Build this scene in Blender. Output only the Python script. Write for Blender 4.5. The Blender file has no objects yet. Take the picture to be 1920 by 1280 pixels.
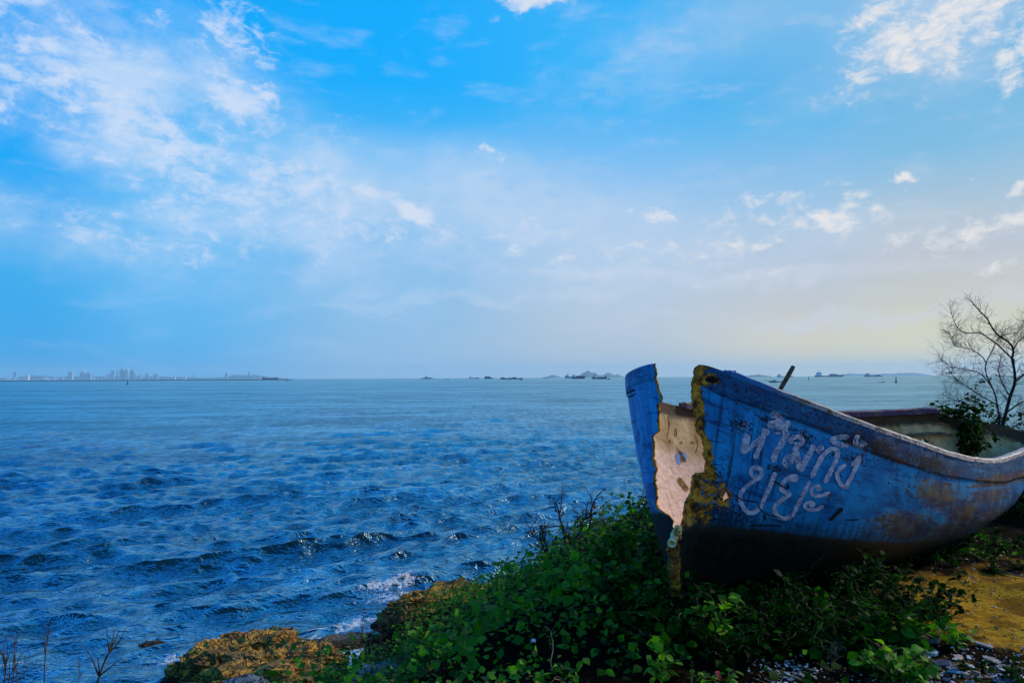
import bpy, math, random
import numpy as np
from mathutils import Vector, Matrix, bvhtree
random.seed(7)
RS = np.random.RandomState(11)
scene = bpy.context.scene
C = scene.collection
R_ = math.radians

# ------------------------------------------------------------------ camera
EYE = 3.6                      # camera height above the sea (sea level is z = 0)
F = 1280.0                     # focal length in pixels of the 1920 px wide photograph
cam_d = bpy.data.cameras.new('camera')
cam = bpy.data.objects.new('camera', cam_d); C.objects.link(cam)
cam_d.sensor_width = 36; cam_d.lens = 24
cam_d.clip_start = 0.05; cam_d.clip_end = 40000
CM = Matrix.Translation((0, 0, EYE)) @ Matrix.Rotation(R_(93.03), 4, 'X') @ Matrix.Rotation(R_(-0.284), 4, 'Z')
cam.matrix_world = CM
scene.camera = cam
scene.view_settings.view_transform = 'Standard'
scene.view_settings.look = 'None'
scene.view_settings.exposure = 0
scene.view_settings.gamma = 1
scene.view_settings.use_curve_mapping = False
scene.cycles.use_denoising = True
scene.cycles.max_bounces = 6
scene.cycles.diffuse_bounces = 3
scene.cycles.glossy_bounces = 3
scene.cycles.transparent_max_bounces = 8
scene.cycles.volume_bounces = 1
scene.cycles.sample_clamp_indirect = 4
scene.cycles.sample_clamp_direct = 4

RM = np.array(CM.to_3x3())
CL = np.array([0, 0, EYE])
def ray(px, py):
    d = RM @ np.array([(px-960)/F, -(py-640)/F, -1.0]); return d
def at(px, py, Y):
    d = ray(px, py); return CL + d*(Y/d[1])
def proj(P):
    q = (np.asarray(P)-CL) @ RM
    return 960 + F*q[..., 0]/-q[..., 2], 640 - F*q[..., 1]/-q[..., 2]
def hz(px): return 712.6 - .005*px           # the horizon's row

# ------------------------------------------------------------------ node helpers
def node(nt, typ, ins=None, **props):
    n = nt.nodes.new(typ)
    for k, v in props.items(): setattr(n, k, v)
    if ins:
        for k, v in ins.items(): put(nt, n.inputs[k], v)
    return n
def put(nt, sock, v):
    if isinstance(v, bpy.types.NodeSocket): nt.links.new(v, sock)
    elif isinstance(v, bpy.types.Node): nt.links.new(v.outputs[0], sock)
    else:
        if hasattr(sock, 'default_value') and sock.type == 'RGBA' and len(v) == 3: v = (*v, 1)
        sock.default_value = v
def M_(nt, op, a, b=None, c=None, clamp=False):
    n = nt.nodes.new('ShaderNodeMath'); n.operation = op; n.use_clamp = clamp
    for i, v in enumerate((a, b, c)):
        if v is not None: put(nt, n.inputs[i], v)
    return n.outputs[0]
def V_(nt, op, a, b=None, scale=None):
    n = nt.nodes.new('ShaderNodeVectorMath'); n.operation = op
    put(nt, n.inputs[0], a)
    if b is not None: put(nt, n.inputs[1], b)
    if scale is not None: put(nt, n.inputs['Scale'], scale)
    return n
def step(nt, v, lo, hi, a=0.0, b=1.0):
    n = nt.nodes.new('ShaderNodeMapRange'); n.interpolation_type = 'SMOOTHSTEP'
    put(nt, n.inputs['Value'], v)
    for k, x in (('From Min', lo), ('From Max', hi), ('To Min', a), ('To Max', b)): put(nt, n.inputs[k], x)
    return n.outputs[0]
def mix(nt, f, a, b, mode='MIX'):
    n = nt.nodes.new('ShaderNodeMix'); n.data_type = 'RGBA'; n.blend_type = mode
    put(nt, n.inputs[0], f); put(nt, n.inputs[6], a); put(nt, n.inputs[7], b)
    return n.outputs[2]
def noise_(nt, vec, scale, detail=4, rough=.55, dist=0.0, dims='3D'):
    return node(nt, 'ShaderNodeTexNoise', {'Vector': vec, 'Scale': scale, 'Detail': detail, 'Roughness': rough, 'Distortion': dist}).outputs[0]
def mapping(nt, vec, loc=(0, 0, 0), rot=(0, 0, 0), scale=(1, 1, 1), typ='POINT'):
    return node(nt, 'ShaderNodeMapping', {'Vector': vec, 'Location': loc, 'Rotation': rot, 'Scale': scale}, vector_type=typ).outputs[0]
def attr(nt, name, out=2):
    return node(nt, 'ShaderNodeAttribute', attribute_name=name).outputs[out]
def ramp(nt, fac, stops, interp='LINEAR'):
    n = nt.nodes.new('ShaderNodeValToRGB'); put(nt, n.inputs[0], fac)
    cr = n.color_ramp; cr.interpolation = interp
    while len(cr.elements) > 1: cr.elements.remove(cr.elements[0])
    cr.elements[0].position = stops[0][0]; cr.elements[0].color = (*stops[0][1], 1)
    for p, c in stops[1:]:
        e = cr.elements.new(p); e.color = (*c, 1)
    return n.outputs[0]
def lin(r, g, b):
    f = lambda c: (c/255/12.92) if c/255 <= .04045 else ((c/255+.055)/1.055)**2.4
    return (f(r), f(g), f(b))

# ------------------------------------------------------------------ world
SUN_AZ, SUN_EL = R_(66), R_(25)              # azimuth clockwise from +Y (view direction)
w = bpy.data.worlds.new('World'); scene.world = w; w.use_nodes = True
nt = w.node_tree; nt.nodes.clear()
gen = node(nt, 'ShaderNodeTexCoord').outputs['Generated']
D = V_(nt, 'NORMALIZE', gen).outputs[0]
sep = node(nt, 'ShaderNodeSeparateXYZ', {0: D})
x, y, z = sep.outputs
az = M_(nt, 'ARCTAN2', x, y)
el = M_(nt, 'ARCSINE', z)
elp = M_(nt, 'MAXIMUM', z, 0.0)
sa = M_(nt, 'SINE', az)
# the sky's colour up eight bearings, from deep cyan in the west to the pale warm glow near the sun
COLS = [(-500, [(-900,(0,120,225)),(-200,(0,150,245)),(200,(0,160,248)),(500,(30,166,240)),(712,(10,158,234))]),
 (35, [(-900,(0,122,228)),(-150,(5,156,248)),(100,(10,166,252)),(300,(0,168,250)),(380,(45,171,245)),(450,(66,177,242)),(560,(46,171,240)),(712,(14,162,236))]),
 (315, [(-900,(0,125,230)),(0,(0,168,252)),(130,(14,172,252)),(250,(78,186,250)),(400,(100,190,248)),(560,(98,187,245)),(712,(66,176,240))]),
 (715, [(-900,(0,128,232)),(0,(0,170,255)),(150,(5,173,255)),(225,(55,178,250)),(300,(135,198,247)),(370,(160,204,242)),(450,(128,192,241)),(600,(138,191,232)),(712,(166,199,228))]),
 (1165, [(-900,(0,130,228)),(-100,(60,176,248)),(100,(48,180,250)),(200,(48,179,248)),(300,(125,192,245)),(400,(166,204,240)),(520,(185,208,232)),(600,(190,205,219)),(712,(194,202,206))]),
 (1515, [(-900,(10,130,222)),(0,(125,189,236)),(150,(95,181,236)),(230,(97,185,236)),(310,(138,192,235)),(400,(165,200,230)),(480,(182,201,220)),(580,(206,206,203)),(640,(228,218,186)),(712,(230,218,178))]),
 (1735, [(-900,(20,132,220)),(0,(142,192,232)),(150,(112,184,229)),(280,(128,190,228)),(400,(180,200,215)),(480,(197,200,208)),(560,(208,208,194)),(640,(234,224,180)),(712,(236,222,176))]),
 (2900, [(-900,(40,138,218)),(0,(150,196,230)),(300,(180,204,222)),(500,(222,214,196)),(640,(236,222,182)),(712,(226,212,178))])]
base = None; pa = None
for px_, st_ in COLS:
    stops = []
    for row_, c_ in st_[::-1]:
        d_ = ray(px_, row_); d_ = d_/np.linalg.norm(d_); stops.append((max(0.0, min(1.0, float(d_[2]))), lin(*c_)))
    d_ = ray(px_, 600); a_ = d_[0]/math.hypot(d_[0], d_[1])
    col_ = ramp(nt, elp, stops)
    base = col_ if base is None else mix(nt, step(nt, sa, pa, a_), base, col_)
    pa = a_
# clouds: masses standing at their own bearings and heights, ragged by noise
ae = node(nt, 'ShaderNodeCombineXYZ', {0: az, 1: el, 2: 0.0}).outputs[0]
wn = node(nt, 'ShaderNodeTexNoise', {'Vector': ae, 'Scale': 7.0, 'Detail': 5.0, 'Roughness': .6}).outputs[1]
wob = V_(nt, 'SCALE', V_(nt, 'SUBTRACT', wn, (.5, .5, .5)).outputs[0], scale=.12).outputs[0]
aew = V_(nt, 'ADD', ae, wob).outputs[0]
def blob(px, py, rx, ry, rot, s, vec):
    d = ray(px, py); d = d/np.linalg.norm(d)
    a, e = math.atan2(d[0], d[1]), math.asin(d[2])
    m = mapping(nt, vec, (a, e, 0), (0, 0, R_(-rot)), (rx/F*.9, ry/F*.9, 1), 'TEXTURE')
    L = V_(nt, 'LENGTH', m).outputs['Value']
    return step(nt, L, 1.5, .1, 0.0, s)
def masks(lst, vec):
    acc = None
    for b in lst:
        o = blob(*b, vec); acc = o if acc is None else M_(nt, 'MAXIMUM', acc, o)
    return acc
veil = masks([(1250,522,520,18,2,.8), (900,565,420,14,-2,.6), (1500,592,420,16,0,.6), (500,520,380,14,2,.45), (300,250,520,140,29,1.1), (640,370,400,100,22,1.0), (430,180,190,90,25,.75), (300,450,380,70,3,.6), (640,470,300,60,0,.5),
              (60,140,200,60,25,.7), (950,400,420,110,10,.6), (1300,470,420,60,0,.45), (1200,120,260,90,-20,.3), (1740,60,260,90,-20,.5)], aew)
crisp = masks([(260,240,500,130,29,.66), (560,360,300,70,22,.64), (300,440,330,60,3,.56), (650,440,250,40,5,.52), (1500,405,260,60,0,.62), (1750,70,280,90,-20,.66), (1300,470,420,40,0,.52), (1850,440,200,60,-8,.60), (60,120,200,60,24,.66), (950,440,300,60,0,.4), (430,62,95,75,-20,.85), (455,180,90,62,10,1.0), (120,110,190,46,24,.7), (300,225,200,48,31,.75), (430,275,120,44,25,.65),
               (570,335,150,44,25,.72), (765,398,80,34,30,1.05), (690,358,80,26,20,.75), (700,455,190,22,4,.5), (330,440,190,40,4,.42), (640,240,130,50,20,.4),
               (1005,8,85,36,-8,1.1), (1770,45,230,62,-22,.95), (1660,30,110,40,-22,.75), (1555,418,140,42,4,.9), (1225,398,95,24,-3,.72), (1682,338,30,13,0,1.1),
               (1885,410,110,32,-8,.9), (902,299,46,16,2,.95), (1895,130,55,22,-20,.95), (1895,525,70,18,-8,.7), (1180,494,330,18,3,.52), (1485,382,26,12,0,.7),
               (975,472,70,22,0,.6), (1855,312,28,12,0,.85), (1905,345,28,14,-20,.75), (115,15,90,30,30,.6), (300,55,50,18,5,.5), (1400,520,200,18,0,.35),
               (1980,60,160,50,-20,.8), (2100,380,160,30,-8,.8), (-150,90,200,50,20,.8), (-300,300,260,60,10,.8), (600,-260,260,60,20,.8), (1400,-220,300,60,-15,.8)], aew)
tilt = mapping(nt, ae, rot=(0, 0, R_(24)), scale=(1.0, 2.3, 1))
nA = noise_(nt, tilt, 5.5, 8, .6, .3)
nB = noise_(nt, mapping(nt, ae, rot=(0, 0, R_(12)), scale=(1, 1.7, 1)), 26, 8, .68, .35)
nC = noise_(nt, mapping(nt, ae, rot=(0, 0, R_(-6)), scale=(1, 3.2, 1)), 9, 7, .62, .2)
av = M_(nt, 'MULTIPLY', veil, step(nt, M_(nt, 'ADD', M_(nt, 'MULTIPLY', nA, .66), M_(nt, 'MULTIPLY', nB, .34)), .34, .64, .1, 1.1))
av = M_(nt, 'ADD', av, M_(nt, 'MULTIPLY', step(nt, nC, .5, .74), .26), clamp=True)
cr_ = M_(nt, 'ADD', M_(nt, 'MULTIPLY', crisp, 1.0), M_(nt, 'MULTIPLY', M_(nt, 'SUBTRACT', nB, .5), 3.0))
ac = M_(nt, 'MULTIPLY', step(nt, cr_, .38, 1.25), step(nt, crisp, .05, .45))
veil_c = mix(nt, step(nt, sa, -.5, .45), lin(190,218,250), lin(216,221,234))
cris_c = mix(nt, step(nt, sa, -.5, .5), lin(206,224,250), lin(240,236,234))
col = mix(nt, M_(nt, 'MULTIPLY', av, .92), base, veil_c)
col = mix(nt, M_(nt, 'MULTIPLY', ac, .9), col, cris_c)
sky = node(nt, 'ShaderNodeTexSky', sky_type='NISHITA', sun_disc=False, sun_elevation=SUN_EL, sun_rotation=SUN_AZ)
bgc = mix(nt, .01, col, mix(nt, 1.0, sky, (.1, .1, .1), 'MULTIPLY'))
bg = node(nt, 'ShaderNodeBackground', {'Color': bgc, 'Strength': 1.0})
node(nt, 'ShaderNodeOutputWorld', {'Surface': bg.outputs[0]})
w.cycles.sampling_method = 'MANUAL'; w.cycles.sample_map_resolution = 1024

sl = bpy.data.lights.new('sun', 'SUN'); sl.energy = 3.2; sl.angle = R_(3); sl.color = (1, .86, .70)
so = bpy.data.objects.new('sun', sl); C.objects.link(so)
sd = Vector((math.sin(SUN_AZ)*math.cos(SUN_EL), math.cos(SUN_AZ)*math.cos(SUN_EL), math.sin(SUN_EL)))
so.rotation_euler = sd.to_track_quat('Z', 'Y').to_euler(); so.location = (20, 10, 30)

# ------------------------------------------------------------------ object helpers
def tag(o, label=None, cat=None, group=None, kind=None):
    if label: o['label'] = label
    if cat: o['category'] = cat
    if group: o['group'] = group
    if kind: o['kind'] = kind
    return o
def thing(name, label, cat, loc=(0, 0, 0), group=None):
    o = bpy.data.objects.new(name, None); C.objects.link(o); o.location = [float(v) for v in loc]
    o.empty_display_size = .2
    return tag(o, label, cat, group)
def rawmesh(name, V, faces, mats=(), smooth=True, attrs=None, midx=None):
    """faces: list of (n,k) arrays"""
    V = np.asarray(V, dtype=np.float32)
    me = bpy.data.meshes.new(name)
    if not isinstance(faces, (list, tuple)): faces = [faces]
    faces = [np.asarray(f, dtype=np.int32) for f in faces if len(f)]
    nl = sum(f.size for f in faces); nf = sum(len(f) for f in faces)
    me.vertices.add(len(V)); me.vertices.foreach_set('co', V.ravel())
    me.loops.add(nl); me.loops.foreach_set('vertex_index', np.concatenate([f.ravel() for f in faces]))
    sizes = np.concatenate([np.full(len(f), f.shape[1], dtype=np.int32) for f in faces])
    me.polygons.add(nf)
    me.polygons.foreach_set('loop_start', np.concatenate([[0], np.cumsum(sizes)[:-1]]).astype(np.int32))
    me.polygons.foreach_set('loop_total', sizes)
    me.polygons.foreach_set('use_smooth', np.full(nf, smooth))
    if midx is not None: me.polygons.foreach_set('material_index', np.asarray(midx, dtype=np.int32))
    if not isinstance(mats, (list, tuple)): mats = [mats]
    for m in mats: me.materials.append(m)
    if attrs:
        for k, a in attrs.items():
            a = np.asarray(a, dtype=np.float32)
            if a.ndim == 1:
                at_ = me.attributes.new(k, 'FLOAT', 'POINT'); at_.data.foreach_set('value', a)
            else:
                at_ = me.attributes.new(k, 'FLOAT_VECTOR', 'POINT'); at_.data.foreach_set('vector', a.ravel())
    me.update(calc_edges=True); me.validate()
    return me
def link(name, me, parent=None, loc=None):
    o = bpy.data.objects.new(name, me); C.objects.link(o)
    if parent is not None:
        o.parent = parent
        if loc is None: o.location = -parent.location        # mesh data in world coordinates
        else: o.location = loc
    elif loc is not None: o.location = loc
    return o
class MB:
    """collects shapes, builds one mesh"""
    def __init__(s): s.v = []; s.f = []; s.n = 0; s.a = []
    def add(s, V, Fs, a=0.0):
        V = np.asarray(V, dtype=float)
        s.v.append(V); s.a.append(np.full(len(V), a))
        for f in Fs: s.f.append(tuple(int(i)+s.n for i in f))
        s.n += len(V)
    def box(s, c, d, rz=0.0, top=None):
        cx, cy, cz = c; hx, hy, hzz = d[0]/2, d[1]/2, d[2]/2
        tx, ty = top if top else (1, 1)
        V = np.array([(-hx, -hy, -hzz), (hx, -hy, -hzz), (hx, hy, -hzz), (-hx, hy, -hzz),
             (-hx*tx, -hy*ty, hzz), (hx*tx, -hy*ty, hzz), (hx*tx, hy*ty, hzz), (-hx*tx, hy*ty, hzz)])
        cs, sn = math.cos(rz), math.sin(rz)
        V = V @ np.array([[cs, sn, 0], [-sn, cs, 0], [0, 0, 1]]) + np.array(c)
        s.add(V, [(0, 3, 2, 1), (4, 5, 6, 7), (0, 1, 5, 4), (1, 2, 6, 5), (2, 3, 7, 6), (3, 0, 4, 7)])
    def tube(s, P, r, k=6, cap=True, a=0.0):
        P = np.asarray(P, dtype=float); n = len(P)
        r = np.broadcast_to(np.asarray(r, dtype=float), (n,))
        T = np.gradient(P, axis=0); T /= np.linalg.norm(T, axis=1)[:, None]+1e-12
        up = np.array([.31, .17, .93]); up2 = np.array([1, .1, .05])
        V = []
        for i in range(n):
            u = up if abs(T[i] @ up) < .9 else up2
            A = np.cross(T[i], u); A /= np.linalg.norm(A); B = np.cross(T[i], A)
            for j in range(k):
                th = 2*math.pi*j/k; V.append(P[i]+r[i]*(math.cos(th)*A+math.sin(th)*B))
        Fs = [(i*k+j, i*k+(j+1) % k, (i+1)*k+(j+1) % k, (i+1)*k+j) for i in range(n-1) for j in range(k)]
        if cap: Fs += [tuple(range(k)), tuple((n-1)*k+j for j in reversed(range(k)))]
        s.add(V, Fs, a)
    def lathe(s, c, prof, k=12):
        V = []; c = np.asarray(c, dtype=float)
        for r, h in prof:
            for j in range(k):
                th = 2*math.pi*j/k; V.append(c+np.array((r*math.cos(th), r*math.sin(th), h)))
        n = len(prof)
        Fs = [(i*k+j, i*k+(j+1) % k, (i+1)*k+(j+1) % k, (i+1)*k+j) for i in range(n-1) for j in range(k)]
        Fs += [tuple(reversed(range(k))), tuple((n-1)*k+j for j in range(k))]
        s.add(V, Fs)
    def build(s, name, mat, parent=None, smooth=False, aname=None):
        V = np.concatenate(s.v)
        by = {}
        for f in s.f: by.setdefault(len(f), []).append(f)
        me = rawmesh(name, V, [np.array(x) for x in by.values()], mat, smooth, {aname: np.concatenate(s.a)} if aname else None)
        return link(name, me, parent)

def vnoise(P, seed=0):
    """smooth value noise, vectorised, range about -1..1"""
    P = np.asarray(P, dtype=float); i = np.floor(P).astype(np.int64); f = P-i; f = f*f*(3-2*f)
    def h(ix, iy, iz):
        n = (ix*374761393 + iy*668265263 + iz*2147483647 + seed*974634777) & 0xffffffff
        n = ((n ^ (n >> 13))*1274126177) & 0xffffffff
        n = ((n ^ (n >> 16))*2246822519) & 0xffffffff
        return ((n ^ (n >> 15)) & 0xffff)/32767.5-1
    r = 0
    for dx in (0, 1):
        for dy in (0, 1):
            for dz in (0, 1):
                wgt = (f[..., 0] if dx else 1-f[..., 0])*(f[..., 1] if dy else 1-f[..., 1])*(f[..., 2] if dz else 1-f[..., 2])
                r = r+wgt*h(i[..., 0]+dx, i[..., 1]+dy, i[..., 2]+dz)
    return r
def fbm(P, o=4, seed=0, g=.5):
    P = np.asarray(P, dtype=float); r = 0; a = 1
    for k in range(o): r = r+a*vnoise(P*(2.03**k)+k*17.3, seed+k); a *= g
    return r
def catmull(K, T, n=None, ts=None):
    """smooth interpolation of keys K (m,d) at parameters T"""
    K = np.asarray(K, dtype=float); T = np.asarray(T, dtype=float)
    ts = np.linspace(T[0], T[-1], n) if ts is None else np.asarray(ts, dtype=float)
    Mm = np.gradient(K, axis=0)/np.gradient(T)[:, None]
    i = np.clip(np.searchsorted(T, ts, 'right')-1, 0, len(T)-2)
    h = (T[i+1]-T[i]); s = (ts-T[i])/h
    s = s[..., None]; h = h[..., None]
    return ((2*s**3-3*s**2+1)*K[i]+(s**3-2*s**2+s)*h*Mm[i]+(-2*s**3+3*s**2)*K[i+1]+(s**3-s**2)*h*Mm[i+1])

# ------------------------------------------------------------------ materials
def mat(name):
    m = bpy.data.materials.new(name); m.use_nodes = True; m.node_tree.nodes.clear(); return m, m.node_tree
def principled(nt, col, rough=.7, bump=None, spec=.5, metal=0.0, **kw):
    ins = {'Base Color': col, 'Roughness': rough, 'Metallic': metal, 'Specular IOR Level': spec}
    if bump is not None: ins['Normal'] = bump
    p = node(nt, 'ShaderNodeBsdfPrincipled', ins)
    for k, v in kw.items(): put(nt, p.inputs[k.replace('_', ' ')], v)
    return p.outputs[0]
def outp(nt, sh): node(nt, 'ShaderNodeOutputMaterial', {'Surface': sh})
def bump_(nt, h, strength=.5, dist=.01, normal=None):
    ins = {'Height': h, 'Strength': strength, 'Distance': dist}
    if normal is not None: ins['Normal'] = normal
    return node(nt, 'ShaderNodeBump', ins).outputs[0]
def obj_co(nt): return node(nt, 'ShaderNodeTexCoord').outputs['Object']
def simple(name, a, b, scale=20, rough=.7, bs=.3, bd=.005, stretch=(1, 1, 1), spec=.4):
    m, nt = mat(name); co = mapping(nt, obj_co(nt), scale=stretch)
    n = noise_(nt, co, scale, 6, .62)
    c = mix(nt, step(nt, n, .35, .65), a, b)
    outp(nt, principled(nt, c, rough, bump_(nt, n, bs, bd), spec)); return m

# sea
m_sea, nt = mat('sea_water')
geo = node(nt, 'ShaderNodeNewGeometry').outputs['Position']
cc = mapping(nt, geo, rot=(0, 0, R_(-20)), scale=(1, 1.6, 1))
n1 = noise_(nt, cc, 2.2, 5, .6, .4)
n2 = noise_(nt, cc, .6, 5, .62, .2)
n3 = noise_(nt, cc, 9, 3, .55, .3)
bp = bump_(nt, n2, .7, .5)
bp = bump_(nt, n1, .85, .14, bp)
bp = bump_(nt, n3, .35, .018, bp)
patch = noise_(nt, mapping(nt, geo, scale=(.006, .02, 1)), 1.0, 4, .5)
wc = mix(nt, step(nt, patch, .35, .65), (.0, .018, .032), (.0, .030, .052))
foam = attr(nt, 'foam')
fn = step(nt, noise_(nt, geo, 9, 8, .75, 1.0), .36, .64)
fa = step(nt, M_(nt, 'ADD', foam, M_(nt, 'MULTIPLY', M_(nt, 'SUBTRACT', fn, .5), 1.3)), .52, .80)
fa = M_(nt, 'MULTIPLY', fa, step(nt, foam, .05, .3))
shal = attr(nt, 'shallow')
wc = mix(nt, M_(nt, 'MULTIPLY', shal, .7), wc, (.02, .085, .10))
fres = node(nt, 'ShaderNodeFresnel', {'IOR': 1.34, 'Normal': bp}).outputs[0]
l1 = noise_(nt, mapping(nt, geo, rot=(0, 0, .05), scale=(.006, .02, 1)), 1.0, 4, .55)
l2 = noise_(nt, mapping(nt, geo, rot=(0, 0, -.06), scale=(.07, .14, 1)), 1.0, 4, .6)
l3 = noise_(nt, mapping(nt, geo, rot=(0, 0, .15), scale=(1.5, .42, 1)), 1.0, 7, .78, .3)
lane = M_(nt, 'ADD', M_(nt, 'ADD', M_(nt, 'MULTIPLY', l1, .25), M_(nt, 'MULTIPLY', l2, .33)), M_(nt, 'MULTIPLY', l3, .42))
fres = M_(nt, 'MULTIPLY', fres, step(nt, lane, .41, .58, 1.15, 2.35))      # wind lanes: rougher and slicker water
fres = M_(nt, 'MINIMUM', fres, step(nt, lane, .41, .58, .46, .78))          # a ruffled sea never mirrors fully at grazing angles
water = node(nt, 'ShaderNodeMixShader', {0: fres, 1: node(nt, 'ShaderNodeBsdfDiffuse', {'Color': wc, 'Normal': bp}).outputs[0], 2: node(nt, 'ShaderNodeBsdfGlossy', {'Color': (.66, .94, 1), 'Roughness': .14, 'Normal': bp}).outputs[0]}).outputs[0]
fo = principled(nt, (.72, .78, .84), .6, bump_(nt, fn, .8, .03))
outp(nt, node(nt, 'ShaderNodeMixShader', {0: fa, 1: water, 2: fo}).outputs[0])

# land
m_ground, nt = mat('soil')
co = node(nt, 'ShaderNodeNewGeometry').outputs['Position']
g1 = noise_(nt, co, 3.5, 6, .6); g2 = noise_(nt, co, 34, 6, .7); g3 = noise_(nt, co, 130, 3, .6)
sand = mix(nt, step(nt, g2, .3, .7), (.34, .15, .006), (.66, .36, .03))
sand = mix(nt, step(nt, g3, .62, .75, 0, .5), sand, (.55, .42, .22))
sand = mix(nt, step(nt, g1, .48, .60, 0, .7), sand, (.13, .055, .006))
sand = mix(nt, step(nt, noise_(nt, co, 11, 7, .75), .54, .64, 0, .75), sand, (.07, .03, .006))
soil = mix(nt, step(nt, g2, .35, .7), (.002, .0015, .001), (.010, .006, .003))  # near black: the boat's shade is put into the soil colour
sm = attr(nt, 'sand')
sm = step(nt, M_(nt, 'ADD', sm, M_(nt, 'MULTIPLY', M_(nt, 'SUBTRACT', g1, .5), 2.2)), .22, .72)
gc = mix(nt, sm, soil, sand)
outp(nt, principled(nt, gc, .95, bump_(nt, M_(nt, 'ADD', g2, M_(nt, 'MULTIPLY', g3, .4)), .9, .02), .02))

# rock
def rock_mat(name, dark, midc, lightc):
    m, nt = mat(name); co = node(nt, 'ShaderNodeNewGeometry').outputs['Position']
    wv = V_(nt, 'ADD', co, V_(nt, 'SCALE', node(nt, 'ShaderNodeTexNoise', {'Vector': co, 'Scale': 3.0, 'Detail': 4.0}).outputs[1], scale=.25).outputs[0]).outputs[0]
    a = noise_(nt, mapping(nt, wv, rot=(.25, .1, 0), scale=(1, 1, 2.6)), 5, 8, .68, .3)
    b = noise_(nt, co, 28, 8, .72); big = noise_(nt, co, 2.0, 3, .5)
    vo = node(nt, 'ShaderNodeTexVoronoi', {'Vector': mapping(nt, wv, rot=(.2, .1, .4), scale=(1, 1, 2.4)), 'Scale': 7.0}, feature='DISTANCE_TO_EDGE').outputs[0]
    c = ramp(nt, M_(nt, 'ADD', M_(nt, 'MULTIPLY', a, .6), M_(nt, 'MULTIPLY', b, .4)), [(.36, dark), (.47, midc), (.56, lightc), (.64, midc), (.74, lightc)])
    c = mix(nt, step(nt, vo, .07, .0), c, [v*.16 for v in dark])
    c = mix(nt, step(nt, noise_(nt, co, 60, 4, .7), .60, .70, 0, .8), c, [v*.25 for v in dark])
    c = mix(nt, step(nt, big, .5, .62, 0, .7), c, (.12, .085, .02))
    zz = node(nt, 'ShaderNodeSeparateXYZ', {0: co}).outputs[2]
    wet = step(nt, M_(nt, 'ADD', zz, M_(nt, 'MULTIPLY', M_(nt, 'SUBTRACT', a, .5), .25)), .22, .06)
    c = mix(nt, wet, c, [v*.3 for v in dark])
    h = M_(nt, 'ADD', M_(nt, 'ADD', a, M_(nt, 'MULTIPLY', b, .5)), step(nt, vo, 0, .1, 0, .35))
    outp(nt, principled(nt, c, step(nt, wet, 0, 1, .8, .35), bump_(nt, h, 1.0, .09), .4)); return m
m_rock = rock_mat('ochre_rock', (.05, .016, .002), (.42, .16, .008), (.85, .48, .06))
m_rockg = rock_mat('blue_grey_rock', (.03, .05, .07), (.10, .16, .21), (.22, .32, .40))

# foliage
def leaf_mat(name, a, b, c_, sp_=.16):
    m, nt = mat(name); t = attr(nt, 'tone')
    oi = node(nt, 'ShaderNodeObjectInfo').outputs['Random']
    n = noise_(nt, node(nt, 'ShaderNodeNewGeometry').outputs['Position'], 30, 3, .5)
    f = M_(nt, 'ADD', M_(nt, 'FRACT', M_(nt, 'ADD', t, oi)), M_(nt, 'MULTIPLY', M_(nt, 'SUBTRACT', n, .5), .5))
    c = ramp(nt, f, [(0, a), (.5, b), (.95, c_), (.985, (.20, .15, .03) if sp_ > .1 else c_)])
    p = principled(nt, c, .6, None, sp_)
    tr = node(nt, 'ShaderNodeBsdfTranslucent', {'Color': mix(nt, 1.0, c, (1.6, 1.8, .7), 'MULTIPLY')})
    outp(nt, node(nt, 'ShaderNodeMixShader', {0: .38, 1: p, 2: tr.outputs[0]}).outputs[0]); return m
m_leaf = leaf_mat('vine_leaf', (.006, .045, .002), (.022, .13, .004), (.07, .26, .008))
m_leafy = leaf_mat('weed_leaf', (.012, .07, .002), (.05, .20, .006), (.14, .36, .012))
m_leaf_shade = leaf_mat('dark_shade_leaf', (.001, .008, .001), (.003, .022, .001), (.012, .075, .003), .03)  # leaf colour darkened to carry the hull's shade, also used for dark bushes
m_twig = simple('dead_twig', (.018, .010, .008), (.055, .030, .018), 40)
m_stem = simple('green_stem', (.03, .05, .012), (.09, .10, .03), 40)
m_bark = simple('grey_bark', (.006, .005, .008), (.02, .014, .017), 30, .9)
m_dry = simple('dry_stick', (.14, .09, .04), (.34, .25, .14), 30)

# ------------------------------------------------------------------ terrain
EDGE = np.array([(-9, -6), (-3.2, -3), (-1.9, 1.2), (-.75, 2.9), (-.05, 4.1), (.55, 5.4), (1.2, 7.2), (2.6, 9.0), (5.2, 10.6), (12, 12.5), (40, 26), (90, 60)], dtype=float)
PLAT = EYE-1.42
def edge_dist(X, Y):
    best = np.full(X.shape, 1e9); sgn = np.zeros(X.shape)
    for (ax, ay), (bx, by) in zip(EDGE[:-1], EDGE[1:]):
        dx, dy = bx-ax, by-ay; L2 = dx*dx+dy*dy
        t = np.clip(((X-ax)*dx+(Y-ay)*dy)/L2, 0, 1)
        d = np.hypot(X-ax-t*dx, Y-ay-t*dy); cr = dx*(Y-ay)-dy*(X-ax)
        m = d < best; best = np.where(m, d, best); sgn = np.where(m, np.where(cr < 0, 1, -1), sgn)
    return best*sgn
def terr(X, Y):
    X = np.asarray(X, dtype=float); Y = np.asarray(Y, dtype=float)
    s = edge_dist(X, Y)
    P = np.stack([X, Y, 0*X], -1)
    u = np.clip(-s/4.1, 0, 1.6)
    h = PLAT - 2.35*(u**.9) - np.clip(-s-3.0, 0, 3)*.55
    h = h + .05*fbm(P*1.1, 3) + .012*fbm(P*6, 3, 5) + np.clip(u, 0, .6)*.35*fbm(P*.8, 3, 9)
    return h
def hgt(x, y): return float(terr(np.array([x]), np.array([y]))[0])
gx = np.concatenate([np.linspace(-60, -9, 18), np.arange(-8.6, -2, .12), np.arange(-2, 6, .045), np.arange(6, 12, .12), np.linspace(12.4, 120, 30)])
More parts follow.
